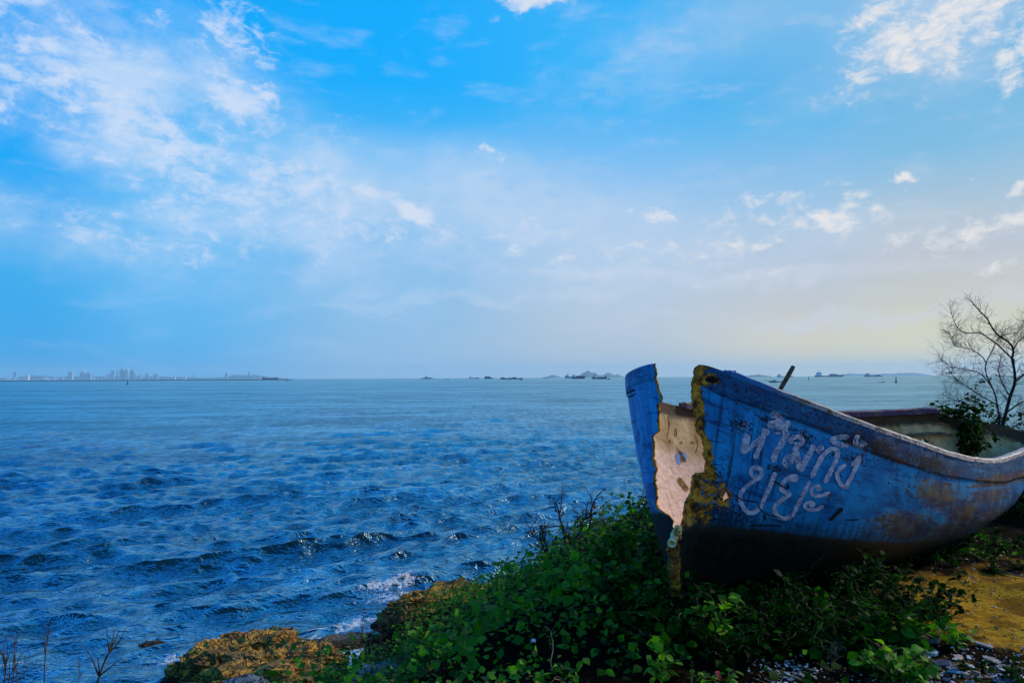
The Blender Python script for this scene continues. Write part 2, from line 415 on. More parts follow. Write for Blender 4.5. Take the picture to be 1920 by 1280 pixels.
gy = np.concatenate([np.linspace(-60, -3, 18), np.arange(-2.6, 2, .12), np.arange(2, 8.5, .045), np.arange(8.5, 17, .12), np.linspace(17.4, 110, 30)])
GX, GY = np.meshgrid(gx, gy)
GZ = terr(GX, GY)
ppx, ppy = proj(np.stack([GX, GY, GZ], -1).reshape(-1, 3)); ppx = ppx.reshape(GX.shape); ppy = ppy.reshape(GX.shape)
sandm = np.exp(-(((GX-3.35)/1.05)**2+((GY-4.1)/.85)**2)**1.5)*1.2
sandm = np.maximum(sandm, np.exp(-(((GX-4.5)/1.6)**2+((GY-3.9)/1.35)**2)**1.5))
sandm = np.maximum(sandm, .22*np.exp(-(((GX-2.6)/1.4)**2+((GY-3.2)/.55)**2)**1.5))
def gridfaces(nr, nc):
    a = np.arange(nr*nc).reshape(nr, nc)
    return np.stack([a[:-1, :-1], a[:-1, 1:], a[1:, 1:], a[1:, :-1]], -1).reshape(-1, 4)
me = rawmesh('ground', np.stack([GX, GY, GZ], -1).reshape(-1, 3), gridfaces(*GX.shape), m_ground, True, {'sand': sandm.ravel()})
tag(link('ground', me), kind='structure')

# ------------------------------------------------------------------ sea
rr = [4.5]
while rr[-1] < 14000:
    r = rr[-1]; rr.append(r+max(.014, min(r*r/2460*.5, r*.022)))
rr = np.array(rr)
th = np.concatenate([np.linspace(-110, -44, 40), np.linspace(-43.8, 43.8, 680), np.linspace(44, 120, 40)])
th = np.radians(th)
RR, TH = np.meshgrid(rr, th, indexing='ij')
SX, SY = RR*np.sin(TH), RR*np.cos(TH)
sp = np.maximum(np.gradient(rr)[:, None]*np.ones_like(RR), RR*np.radians(.13))
H = np.zeros_like(RR); DX = np.zeros_like(RR); DY = np.zeros_like(RR)
near = RR[:, 0] < 700
for k in range(96):
    lam = .26*(26**(k/95.0))*random.uniform(.9, 1.1)
    d0 = -66 + random.gauss(0, 1)*(24 if lam < 2 else 13)
    dx, dy = math.cos(R_(d0)), math.sin(R_(d0)); kk = 2*math.pi/lam
    ka = (.068 if lam < .9 else .062 if lam < 1.8 else .030 if lam < 3.5 else .014)
    a = ka/kk
    att = np.clip((lam/sp[near]-1.6)/1.4, 0, 1)
    ph = kk*(dx*SX[near]+dy*SY[near])+random.uniform(0, 6.28)
    H[near] += a*att*np.sin(ph); c = a*att*np.cos(ph)*.9
    DX[near] += c*dx; DY[near] += c*dy
P2 = np.stack([SX, SY, 0*SX], -1)
gust = .95+.25*vnoise(P2*np.array([.06, .12, 1]), 3)          # calmer and rougher patches
TZ = terr(SX[near], SY[near]); depth = np.full(RR.shape, 9.0); depth[near] = -TZ
calm = np.clip((depth+.1)/.9, .25, 1)
H *= gust*calm
SX2, SY2 = SX+DX*gust*calm, SY+DY*gust*calm
shallow = np.clip(1-depth/1.1, 0, 1)
foam_a = np.clip(1-np.abs(depth-.05)/.42, 0, 1)*.85
def foam_spot(px, py, rx, ry, s, rot=0.0):
    d = ray(px, py); p = CL+d*(-EYE/d[2])
    dx_, dy_ = SX-p[0], SY-p[1]
    c, s_ = math.cos(rot), math.sin(rot)
    return s*np.exp(-(((dx_*c+dy_*s_)/rx)**2+((-dx_*s_+dy_*c)/ry)**2))
for a in [(742,1100,.55,.10,1.0,.5), (640,1222,.55,.42,.95,0), (690,1195,.30,.8,.85,0), (585,1205,.8,.10,.7,-.1), (860,1118,.9,.18,.6,.2), (700,1160,.5,.5,.5,0), (20,1250,.16,.05,1.1,0), (60,1249,.10,.03,1.0,.3), (705,882,1.6,.10,.5,0), (300,1272,.2,.1,.6,.5), (345,1225,.35,.10,.75,.6), (430,1192,.5,.09,.7,.3), (530,1178,.6,.10,.8,-.05), (625,1200,.35,.25,1.0,0), (665,1175,.35,.5,.9,.3), (800,1105,1.0,.16,.75,.4), (1060,1088,.9,.12,.8,.1), (1120,1052,.5,.08,.7,.1), (920,1112,.6,.12,.6,.1)]:
    foam_a = np.maximum(foam_a, foam_spot(*a))
SH = H.copy()
for a in [(742,1098,.7,.22,.10,.5), (800,1085,1.6,.3,.10,.1), (880,930,3.5,.8,.12,0), (590,945,3.0,.8,.08,0)]: SH += foam_spot(*a)
me = rawmesh('sea', np.stack([SX2, SY2, SH], -1).reshape(-1, 3), gridfaces(*RR.shape)[:, ::-1], m_sea, True, {'foam': foam_a.ravel(), 'shallow': shallow.ravel()})
tag(link('sea', me), kind='structure')

# ------------------------------------------------------------------ the wrecked boat
def K3(lst): return np.array([at(px, py, Y) for _, px, py, Y in lst]), np.array([t for t, *_ in lst])
NEAR = [(0,1268,682,3.90),(.06,1318,684,3.90),(.11,1352,694,3.90),(.17,1398,711,3.92),(.25,1462,737,3.96),(.33,1525,760,4.03),(.41,1592,786,4.12),(.49,1655,809,4.25),(.57,1715,829,4.44),(.65,1775,850,4.70),(.73,1828,862,5.02),(.81,1870,864,5.38),(.90,1914,850,5.82),(1,1962,828,6.30)]
FAR = [(0,1268,682,3.90),(.05,1222,682,4.05),(.10,1188,694,4.28),(.145,1175,706,4.52),(.20,1180,724,4.80),(.27,1215,745,5.10),(.34,1278,762,5.36),(.43,1372,770,5.66),(.52,1480,776,5.92),(.61,1590,778,6.12),(.70,1690,774,6.28),(.765,1758,772,6.38),(.80,1794,785,6.44),(.86,1852,793,6.52),(.93,1908,806,6.50),(1,1962,828,6.30)]
NK, NT_ = K3(NEAR); FK, FT = K3(FAR)
def keelz(t): return EYE+np.interp(t, [0,.06,.15,.35,.6,.78,.9,1.0], [-1.23,-1.30,-1.36,-1.42,-1.41,-1.32,-1.16,-.86])
def gun(side, t): return catmull(NK if side == 0 else FK, NT_ if side == 0 else FT, ts=t)
def hull(side, t, v):
    t = np.asarray(t, dtype=float); v = np.asarray(v, dtype=float)
    G = gun(side, t); O = gun(1-side, t)
    mid = (G[..., :2]+O[..., :2])/2
    ax = np.array([.83, .55]); rake = np.interp(t, [0,.08,.25,.85,1], [.16,.12,0,0,-.25])
    ax = np.where((t < .5)[..., None], np.array([.17, .95]), ax); kxy = mid+rake[..., None]*ax
    K = np.concatenate([kxy, keelz(t)[..., None]], -1)
    b = np.interp(t, [0,.08,.2,.4,.8,1], [.12,.25,.55,.85,.8,.6])
    if side == 1: b = b*.8
    th = v*math.pi/2
    hr = 1-np.cos(th)**.85; wr = np.sin(th)**.92
    h = (1-b)*v**1.15+b*hr; wv = (1-b)*v+b*wr
    P = np.empty(G.shape); P[..., :2] = G[..., :2]+(K-G)[..., :2]*h[..., None]; P[..., 2] = G[..., 2]+(K-G)[..., 2]*wv
    return P
NB = np.array([(1316,670),(1315,683),(1306,688),(1303,700),(1301,716),(1299,738),(1299,760),(1304,772),(1309,784),(1306,800),(1311,812),(1319,822),(1318,832),(1323,845),(1321,856),(1326,868),(1325,880),(1327,889),(1311,887),(1303,899),(1302,912),(1299,928),(1293,938),(1288,948),(1289,962),(1286,976),(1282,990),(1276,1004),(1262,1022),(1252,1040),(1240,1200)], dtype=float)
FB = np.array([(1231,670),(1229,683),(1232,700),(1230,712),(1233,724),(1238,736),(1240,749),(1235,760),(1237,775),(1233,790),(1236,808),(1223,818),(1225,836),(1224,858),(1229,880),(1227,905),(1231,930),(1230,951),(1240,958),(1251,966),(1263,976),(1261,997),(1260,1010),(1266,1024),(1275,1050),(1290,1100),(1300,1200)], dtype=float)
NTg, NVg = 400, 150
ORIGIN = np.array([float(v) for v in ((gun(0, np.array([.5]))+gun(1, np.array([.5])))/2)[0]]); ORIGIN[2] = PLAT
boat = thing('wrecked_boat', 'large broken blue fishing boat with white hand-painted writing stranded on the shore', 'boat', ORIGIN)
vv = np.linspace(0, 1, NVg)
tt = np.concatenate([np.linspace(0, .4, 900), np.linspace(.402, .999, 60)])
def breaks(side):
    TT, VV = np.meshgrid(tt, vv, indexing='ij')
    P = hull(side, TT, VV); X, Y = proj(P)
    poly = NB if side == 0 else FB
    xb = np.interp(Y, poly[:, 1], poly[:, 0])
    jag = 1.6*vnoise(np.stack([Y*.22, Y*0, Y*0], -1), 4+side)+.9*vnoise(np.stack([Y*.7, Y*0, Y*0], -1), 14)
    cond = X >= xb+jag if side == 0 else X <= xb+jag
    idx = np.argmax(cond, axis=0); none = ~cond.any(axis=0)
    tb = tt[idx]; tb[none] = 0
    return tb
def ell(X, Y, px, py, rx, ry, rot=0, e=2.0):
    c, s = math.cos(R_(rot)), math.sin(R_(rot)); dx, dy = X-px, Y-py
    return np.exp(-(((dx*c+dy*s)/rx)**2+((-dx*s+dy*c)/ry)**2)**(e/2))
HOLES = {0: [(1335,711,17,9,14),(1359,927,10,16,-8)], 1: [(1729,828,9,7,-10),(1793,815,9,5,10),(1797,798,3,3,0),(1776,803,3,2,0)]}
hull_bvh = {}
m_hull, ntH = mat('blue_hull_paint'); m_inner, ntI = mat('weathered_inside'); m_rim, ntR = mat('torn_laminate')
def hull_mesh(side):
    tb = breaks(side)
    s = np.linspace(0, 1, NTg)**1.45
    T = tb[None, :]+(1-tb[None, :])*s[:, None]; V = np.broadcast_to(vv, T.shape)
    P = hull(side, T, V)
    X, Y = proj(P)
    du = np.gradient(P, axis=0); dv = np.gradient(P, axis=1)
    N = np.cross(du, dv); N /= np.linalg.norm(N, axis=-1)[..., None]+1e-9
    cen = np.array([*ORIGIN[:2], EYE-.9])
    if np.mean(np.sum(N*(P-cen), -1)) < 0: N = -N
    if side == 0: strake = np.interp(X, [1300,1365,1500,1560,1640,1700,1765,1835,1880,1925,1970], [716,748,793,815,853,873,893,903,905,893,870])-Y
    else: strake = (.10-(gun(1, T)[..., 2]-P[..., 2]))*230
    navy = strake*P[..., 1]/F
    P = P+N*(np.clip(navy/.012, 0, 1)*.009+.004*vnoise(P*4, 3)+.0015*vnoise(P*17, 8))[..., None]
    torn = np.cumsum(np.concatenate([np.zeros((1, NVg)), np.linalg.norm(np.diff(P, axis=0), axis=-1)]), axis=0)
    dep = np.cumsum(np.concatenate([np.zeros((NTg, 1)), np.linalg.norm(np.diff(P, axis=1), axis=-1)], axis=1), axis=1)
    xs = np.arange(NTg)
    Smid = np.cumsum(np.concatenate([[0], np.linalg.norm(np.diff(hull(side, s, np.full(NTg, .4)), axis=0), axis=-1)]))
    uv = np.stack([np.interp(T, s, Smid), dep, np.full(T.shape, 7.0*side)], -1)
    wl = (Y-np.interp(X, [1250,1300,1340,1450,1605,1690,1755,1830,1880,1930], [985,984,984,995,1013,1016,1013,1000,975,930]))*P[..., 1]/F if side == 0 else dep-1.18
    if side == 0:
        rust = np.maximum.reduce([.8*ell(X,Y,1700,985,60,26,5), .7*ell(X,Y,1760,930,50,30,20), ell(X,Y,1810,965,34,26,10), .9*ell(X,Y,1780,1000,60,22,-20), .7*ell(X,Y,1858,980,50,40,-40), .8*ell(X,Y,1880,900,50,12,-10), .6*ell(X,Y,1855,930,50,20,-12)])
        red = np.maximum.reduce([.9*ell(X,Y,1810,960,20,26,15), .8*ell(X,Y,1740,900,22,6,15), .8*ell(X,Y,1555,800,10,6), .7*ell(X,Y,1460,905,8,5), ell(X,Y,1787,890,7,20,12), ell(X,Y,1778,907,15,6), ell(X,Y,1840,910,38,5,-6), ell(X,Y,1880,893,20,5,-25), ell(X,Y,1835,897,9,7), .9*ell(X,Y,1590,832,10,7), ell(X,Y,1606,812,8,8), ell(X,Y,1867,890,4,12,10), ell(X,Y,1915,890,8,14), .8*ell(X,Y,1617,851,9,6), .8*ell(X,Y,1690,865,20,5,10), .8*ell(X,Y,1510,810,6,6)])
        drip = np.maximum.reduce([ell(X,Y,1400,880,75,110,0,4), .7*ell(X,Y,1350,800,40,90,0,3)])
        chip = np.maximum.reduce([ell(X,Y,1390,800,30,16,20), ell(X,Y,1505,820,30,14,20), ell(X,Y,1455,880,22,12,20), 1.0*ell(X,Y,1660,845,60,20,20), 1.0*ell(X,Y,1745,872,35,18,15), ell(X,Y,1620,830,40,18,20), .8*ell(X,Y,1450,790,50,12,20), .8*ell(X,Y,1595,860,60,14,14), ell(X,Y,1350,965,60,40,0), ell(X,Y,1340,905,30,35,0)])
        torn2 = np.maximum.reduce([ell(X,Y,1326,925,28,36,10,3), ell(X,Y,1357,930,20,26,0,3), ell(X,Y,1312,965,28,26,40,3), .95*ell(X,Y,1330,712,24,17,15,3)])
    else:
        rust = ell(X,Y,1195,1000,30,40)*.3; red = 0*X; drip = 0*X; chip = .4*ell(X,Y,1200,735,16,12); torn2 = 0*X
    fwd = 1-np.clip((T-.25)/.3, 0, 1)
    th = .022+(.022 if side == 0 else -.010)*np.clip(1-torn/.3, 0, 1)
    Pi = P-N*th[..., None]
    Xh, Yh = X, Y
    cut = np.zeros(T.shape, bool)
    for i, (hx, hy, rx, ry, rot) in enumerate(HOLES[side]):
        c, s_ = math.cos(R_(rot)), math.sin(R_(rot)); dx, dy = Xh-hx, Yh-hy
        a = np.arctan2(dy, dx); q = ((dx*c+dy*s_)/rx)**2+((-dx*s_+dy*c)/ry)**2
        cut |= (q < (1+.28*vnoise(np.stack([np.cos(a)*2.2+i*5, np.sin(a)*2.2, 0*a], -1), 6))**2) & (T > (.3 if side == 1 else 0))
    n = NTg*NVg
    fo = gridfaces(NTg, NVg); keep = ~(cut.ravel()[fo].all(axis=1)); fo = fo[keep]
    # make the front faces look outwards
    a, b_, c_ = P.reshape(-1, 3)[fo[len(fo)//2][:3]]
    if np.dot(np.cross(b_-a, c_-b_), N.reshape(-1, 3)[fo[len(fo)//2][0]]) < 0: fo = fo[:, ::-1]
    fi = fo[:, ::-1]+n
    e = np.concatenate([fo[:, [k, (k+1) % 4]] for k in range(4)])
    key = np.sort(e, axis=1); kk = key[:, 0].astype(np.int64)*n+key[:, 1]
    _, inv, cnt = np.unique(kk, return_inverse=True, return_counts=True)
    be = e[cnt[inv] == 1]
    fr = np.stack([be[:, 1], be[:, 0], be[:, 0]+n, be[:, 1]+n], -1)
    mid_ = np.concatenate([np.zeros(len(fo)), np.ones(len(fi)), np.full(len(fr), 2)])
    cat2 = lambda A: np.concatenate([A.ravel(), A.ravel()])
    # stir the torn rim so that it is never a clean ribbon
    Pi += (N*(.008*vnoise(P*30, 21))[..., None])*np.clip(1-torn/.08, 0, 1)[..., None]
    Vv = np.concatenate([P.reshape(-1, 3), Pi.reshape(-1, 3)])
    me = rawmesh('hull_side', Vv, [np.concatenate([fo, fi, fr])], [m_hull, m_inner, m_rim], True,
        {'torn': cat2(torn), 'uvw': np.concatenate([uv.reshape(-1, 3)]*2), 'navy': cat2(navy), 'wl': cat2(wl), 'rust': cat2(rust), 'red': cat2(red), 'drip': cat2(drip), 'chip': cat2(chip), 'torn2': cat2(torn2), 'fwd': cat2(fwd)}, mid_)
    hull_bvh[side] = bvhtree.BVHTree.FromPolygons([tuple(p) for p in P.reshape(-1, 3)], [tuple(int(q) for q in f) for f in fo])
    return link('hull_side', me, boat)
hs0 = hull_mesh(0); tag(hs0, 'blue near side of the hull with white writing')
hs1 = hull_mesh(1); tag(hs1, 'far side of the hull, its weathered inside showing through the broken bow')

# hull paint
nt = ntH
uv = attr(nt, 'uvw', 1); pos = node(nt, 'ShaderNodeNewGeometry').outputs['Position']
nb = noise_(nt, uv, 5, 8, .62, .3); nm = noise_(nt, uv, 22, 7, .7, .3); nf = noise_(nt, uv, 70, 6, .75)
c = mix(nt, step(nt, nb, .3, .7), (.001, .18, .50), (.004, .40, .86))
c = mix(nt, step(nt, nm, .55, .75, 0, .45), c, (.05, .36, .70))
c = mix(nt, step(nt, nm, .47, .30, 0, .55), c, (.002, .10, .36))
ver = noise_(nt, mapping(nt, uv, scale=(34, 1.0, 1)), 1.0, 5, .6, .1)
c = mix(nt, step(nt, noise_(nt, mapping(nt, uv, scale=(14, .9, 1)), 1.0, 6, .7), .5, .72, 0, .35), c, (.06, .30, .60))
navy = attr(nt, 'navy'); nv = step(nt, M_(nt, 'ADD', navy, M_(nt, 'MULTIPLY', M_(nt, 'SUBTRACT', nb, .5), .05)), -.004, .006)
nvc = mix(nt, step(nt, nm, .35, .68), (.001, .035, .12), (.003, .13, .32))
c = mix(nt, M_(nt, 'MULTIPLY', nv, .88), c, nvc)
chip = attr(nt, 'chip')
cs = M_(nt, 'ADD', M_(nt, 'MULTIPLY', chip, .20), M_(nt, 'MULTIPLY', nv, .075))
cm = step(nt, M_(nt, 'ADD', noise_(nt, uv, 45, 7, .72, .5), cs), .63, .66)
c = mix(nt, cm, c, mix(nt, step(nt, nb, .45, .55), (.008, .010, .018), (.035, .014, .012)))
c = mix(nt, step(nt, M_(nt, 'ADD', nf, M_(nt, 'MULTIPLY', nm, .3)), .74, .79, 0, .8), c, (.01, .02, .05))
drip = attr(nt, 'drip')
dm = M_(nt, 'MULTIPLY', step(nt, ver, .50, .60), drip)
c = mix(nt, M_(nt, 'MULTIPLY', dm, .92), c, (.002, .012, .04))
c = mix(nt, M_(nt, 'MULTIPLY', step(nt, noise_(nt, mapping(nt, uv, scale=(9, .8, 1)), 1.0, 6, .7), .46, .30), .55), c, (.002, .05, .20))
red = attr(nt, 'red')
rm = step(nt, M_(nt, 'ADD', M_(nt, 'MULTIPLY', red, .75), M_(nt, 'MULTIPLY', M_(nt, 'SUBTRACT', nm, .5), 2.2)), .38, .62)
c = mix(nt, M_(nt, 'MULTIPLY', rm, step(nt, red, .08, .3)), c, mix(nt, step(nt, nf, .4, .6), (.085, .010, .008), (.20, .045, .012)))
ru = attr(nt, 'rust')
rum = M_(nt, 'MULTIPLY', step(nt, M_(nt, 'ADD', M_(nt, 'MULTIPLY', ru, 1.2), M_(nt, 'MULTIPLY', M_(nt, 'SUBTRACT', nm, .5), 2.4)), .12, .6), .9)
c = mix(nt, M_(nt, 'MULTIPLY', rum, step(nt, ru, .02, .2)), c, mix(nt, step(nt, nb, .4, .6), (.10, .035, .04), (.20, .12, .02)))
c = mix(nt, M_(nt, 'MULTIPLY', step(nt, node(nt, 'ShaderNodeSeparateXYZ', {0: uv}).outputs[2], 3, 4), step(nt, nm, .3, .6, .35, .85)), c, mix(nt, step(nt, ver, .42, .58), (.002, .19, .48), (.015, .42, .78)))
# dark antifouling with the rounded bottom's shade in its colour, thin dirty edge
scr = noise_(nt, mapping(nt, uv, rot=(0, 0, .12), scale=(3, 26, 1)), 1.0, 6, .72, .2)
c = mix(nt, step(nt, scr, .55, .64, 0, .6), c, (.04, .30, .52))
c = mix(nt, step(nt, scr, .45, .37, 0, .75), c, (.002, .03, .12))
blot = noise_(nt, uv, 3.2, 7, .7, .6)
c = mix(nt, step(nt, blot, .52, .62, 0, .65), c, (.002, .045, .17))
c = mix(nt, step(nt, noise_(nt, uv, 11, 6, .75, .8), .61, .64, 0, .85), c, mix(nt, nf, (.05, .02, .02), (.16, .07, .02)))
wl0 = attr(nt, 'wl')
c = mix(nt, M_(nt, 'MULTIPLY', step(nt, M_(nt, 'ADD', wl0, M_(nt, 'MULTIPLY', M_(nt, 'SUBTRACT', ver, .5), .35)), -.14, 0), .75), c, (.004, .022, .04))
wl = M_(nt, 'ADD', wl0, M_(nt, 'MULTIPLY', M_(nt, 'SUBTRACT', nm, .5), .06))
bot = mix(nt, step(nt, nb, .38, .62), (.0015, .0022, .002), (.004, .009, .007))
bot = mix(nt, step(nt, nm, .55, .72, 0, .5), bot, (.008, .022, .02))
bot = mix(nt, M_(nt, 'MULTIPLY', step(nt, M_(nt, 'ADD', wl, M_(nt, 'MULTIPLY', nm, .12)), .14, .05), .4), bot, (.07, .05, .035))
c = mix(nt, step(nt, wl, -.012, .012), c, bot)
# torn laminate along the break
torn = attr(nt, 'torn'); t2 = attr(nt, 'torn2')
far_ = step(nt, node(nt, 'ShaderNodeSeparateXYZ', {0: uv}).outputs[2], 3, 4)
tm = step(nt, M_(nt, 'SUBTRACT', torn, M_(nt, 'MULTIPLY', noise_(nt, pos, 13, 5, .6), step(nt, far_, 0, 1, .13, .03))), .0, -.008)
t2m = step(nt, M_(nt, 'ADD', M_(nt, 'MULTIPLY', t2, .62), M_(nt, 'MULTIPLY', M_(nt, 'SUBTRACT', nm, .5), 2.6)), .38, .44)
t2m = M_(nt, 'MULTIPLY', t2m, step(nt, t2, .1, .3))
tc = ramp(nt, M_(nt, 'ADD', M_(nt, 'MULTIPLY', noise_(nt, pos, 16, 6, .65), .7), M_(nt, 'MULTIPLY', nf, .3)), [(.38, (.010, .005, .004)), (.47, (.15, .05, .005)), (.53, (.76, .26, .015)), (.64, (.94, .44, .045))])
tm = M_(nt, 'MULTIPLY', tm, step(nt, wl, .03, -.02))
allt = M_(nt, 'MAXIMUM', tm, t2m)
c = mix(nt, allt, c, tc)
h = M_(nt, 'SUBTRACT', M_(nt, 'ADD', M_(nt, 'MULTIPLY', nb, .5), M_(nt, 'MULTIPLY', nf, .22)), M_(nt, 'ADD', M_(nt, 'MULTIPLY', cm, .22), M_(nt, 'MULTIPLY', allt, .7)))
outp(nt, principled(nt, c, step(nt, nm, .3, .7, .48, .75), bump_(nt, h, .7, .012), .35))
# inside
nt = ntI
uv = attr(nt, 'uvw', 1); pos = node(nt, 'ShaderNodeNewGeometry').outputs['Position']
nb = noise_(nt, uv, 5, 7, .62, .4); nm = noise_(nt, uv, 20, 7, .7, .4); nf = noise_(nt, uv, 80, 5, .7)
dp = node(nt, 'ShaderNodeSeparateXYZ', {0: uv}).outputs[1]
dd = M_(nt, 'ADD', dp, M_(nt, 'MULTIPLY', M_(nt, 'SUBTRACT', nb, .5), .22))
cream = mix(nt, step(nt, nm, .35, .65), (.62, .42, .33), (.86, .64, .53))
ochre = mix(nt, step(nt, nb, .35, .65), (.30, .18, .06), (.58, .41, .19))
cf = mix(nt, step(nt, dd, .32, .55), ochre, cream)
grey = mix(nt, step(nt, nb, .35, .65), (.50, .25, .08), (.85, .52, .28))
grey = mix(nt, step(nt, nm, .58, .7, 0, .5), grey, (.30, .18, .12))
c = mix(nt, attr(nt, 'fwd'), grey, cf)
c = mix(nt, step(nt, M_(nt, 'ADD', dp, M_(nt, 'MULTIPLY', M_(nt, 'SUBTRACT', nm, .5), .12)), .15, .10, 0, .93), c, mix(nt, nm, (.014, .006, .003), (.06, .02, .006)))
c = mix(nt, step(nt, noise_(nt, mapping(nt, uv, rot=(0, 0, .6), scale=(1, .45, 1)), 9, 4, .5, .8), .69, .72), c, mix(nt, nm, (.20, .09, .02), (.01, .11, .40)))
c = mix(nt, step(nt, nf, .66, .72, 0, .6), c, (.10, .06, .03))
vs = noise_(nt, mapping(nt, uv, scale=(30, 1.2, 1)), 1, 5, .6)
c = mix(nt, step(nt, vs, .56, .7, 0, .35), c, (.12, .075, .03))
outp(nt, principled(nt, c, .75, bump_(nt, M_(nt, 'ADD', nm, M_(nt, 'MULTIPLY', nf, .5)), .8, .012), .3))
nt = ntR
pos = node(nt, 'ShaderNodeNewGeometry').outputs['Position']
r1 = noise_(nt, pos, 24, 6, .7); 
outp(nt, principled(nt, ramp(nt, r1, [(.38, (.03, .012, .004)), (.48, (.34, .11, .010)), (.6, (.80, .34, .04))]), .9, bump_(nt, r1, 1, .02), .2))

def sweep(name, side, t0, t1, wdt, hgt_, out, m, n=160, dz=0.0, v=0.0, seed=1, taper=True, label=None):
    ts = np.linspace(t0, t1, n)
    G = hull(side, ts, np.full(n, v)); T = np.gradient(G, axis=0); T /= np.linalg.norm(T, axis=1)[:, None]
    A = np.cross(T, [0, 0, 1.0]); A /= np.linalg.norm(A, axis=1)[:, None]
    cen = ORIGIN.copy()
    if np.mean(np.sum(A[:, :2]*(G-cen)[:, :2], 1)) < 0: A = -A
    prof = [(out, -hgt_*.5), (out, hgt_*.28), (out-wdt*.12, hgt_*.5), (out-wdt*.88, hgt_*.5), (out-wdt, hgt_*.28), (out-wdt, -hgt_*.5)]
    k = len(prof); V = np.zeros((n, k, 3))
    for j, (a, b) in enumerate(prof):
        V[:, j] = G+A*a; V[:, j, 2] += b+dz
        Pn = V[:, j].copy(); V[:, j] += A*(.0035*vnoise(Pn*22, seed+j))[:, None]; V[:, j, 2] += .004*vnoise(Pn*14, seed+9+j)
    if taper:
        s = np.clip(np.minimum(np.arange(n), n-1-np.arange(n))/3.0, .55, 1)[:, None, None]; c0 = V.mean(axis=1, keepdims=True); V = c0+(V-c0)*s
    idx = np.arange(n*k).reshape(n, k)
    q = np.stack([idx[:-1], np.roll(idx, -1, 1)[:-1], np.roll(idx, -1, 1)[1:], idx[1:]], -1).reshape(-1, 4)
    me = rawmesh(name, V.reshape(-1, 3), [q, np.array([list(range(k)), list(range((n-1)*k, n*k))[::-1]])], m, False)
    o = link(name, me, boat)
    if label: o['label'] = label
    return o
m_gun, nt = mat('worn_gunwale_paint'); pos = node(nt, 'ShaderNodeNewGeometry').outputs['Position']
a = noise_(nt, mapping(nt, pos, rot=(0, 0, R_(-30)), scale=(.5, 1.5, 1)), 18, 7, .7); b = noise_(nt, pos, 70, 5, .7); sx = node(nt, 'ShaderNodeSeparateXYZ', {0: pos}).outputs[0]
c = mix(nt, step(nt, a, .38, .62), (.48, .36, .33), (.70, .60, .58))
c = mix(nt, step(nt, M_(nt, 'ADD', a, step(nt, sx, 2.7, 1.6, 0, .07)), .54, .58, 0, .9), c, (.20, .10, .05))
c = mix(nt, step(nt, b, .56, .61), c, (.03, .04, .09))
bl = step(nt, M_(nt, 'ADD', sx, M_(nt, 'MULTIPLY', M_(nt, 'SUBTRACT', a, .5), .9)), 1.78, 1.40)
c = mix(nt, bl, c, mix(nt, step(nt, b, .4, .6), (.006, .10, .36), (.02, .22, .5)))
outp(nt, principled(nt, c, .6, bump_(nt, M_(nt, 'ADD', a, b), .8, .006), .4))
m_gunf, nt = mat('dark_flaking_gunwale'); pos = node(nt, 'ShaderNodeNewGeometry').outputs['Position']
a = noise_(nt, pos, 9, 6, .7); b = noise_(nt, pos, 45, 5, .7)
c = ramp(nt, M_(nt, 'ADD', M_(nt, 'MULTIPLY', a, .5), M_(nt, 'MULTIPLY', b, .5)), [(.38, (.01, .015, .06)), (.47, (.02, .045, .19)), (.50, (.16, .03, .02)), (.55, (.03, .03, .09)), (.60, (.30, .16, .11)), (.65, (.02, .03, .10))])
outp(nt, principled(nt, c, .65, bump_(nt, b, .8, .006), .4))
sweep('gunwale', 0, .125, .995, .060, .034, .012, m_gun, 300, .004, label='worn pale near gunwale')
sweep('gunwale', 1, .335, .40, .050, .05, .012, m_gunf, 30, .012, seed=5, label='short broken length of gunwale inside the gap')
sweep('gunwale', 1, .43, .765, .060, .055, .012, m_gunf, 120, .012, seed=9, label='dark flaking far gunwale')
m_plank = simple('old_plank', (.05, .032, .014), (.20, .15, .08), 14, .85, .7, .01, (1, 1, 6))
sweep('stringer', 1, .40, .78, .060, .028, -.012, m_plank, 90, 0, .13, 13)
sweep('stringer', 0, .20, .85, .055, .030, -.015, m_plank, 90, 0, .16, 17)
# rusted stem post with the broken fittings at the foot of the bow
m_rust = simple('rusted_iron', (.05, .016, .004), (.42, .15, .015), 28, .9, .9, .012)
sp = MB(); K = [at(1263, 1012, 4.02), at(1262, 1050, 4.04), at(1262, 1070, 4.06), at(1263, 1090, 4.10), at(1264, 1112, 4.14)]
ks = catmull(np.array(K), np.linspace(0, 1, 5), 26)
sp.tube(ks+.008*np.stack([vnoise(ks*20, 1), vnoise(ks*20, 2), 0*ks[:, 0]], -1), .030+.010*vnoise(ks*24, 4), 9); sp.build('stem_post', m_rust, boat, True)
sp = MB()
for i in range(8):
    p = at(1258+random.uniform(-6, 10), 1018+i*7+random.uniform(-3, 3), 3.99)
    q = p+np.array([random.uniform(-.03, .05), -.03, random.uniform(-.03, .03)])
    sp.tube([p, (p+q)/2+[.01, 0, .01], q], [.012, .009, .003], 6)
sp.build('rust_flakes', m_rust, boat)['kind'] = 'stuff'
m_pvc = simple('aged_cream_plastic', (.90, .60, .22), (.98, .80, .48), 30, .5)
m_pvcy = simple('yellowed_plastic', (.42, .20, .03), (.60, .36, .08), 30, .5)
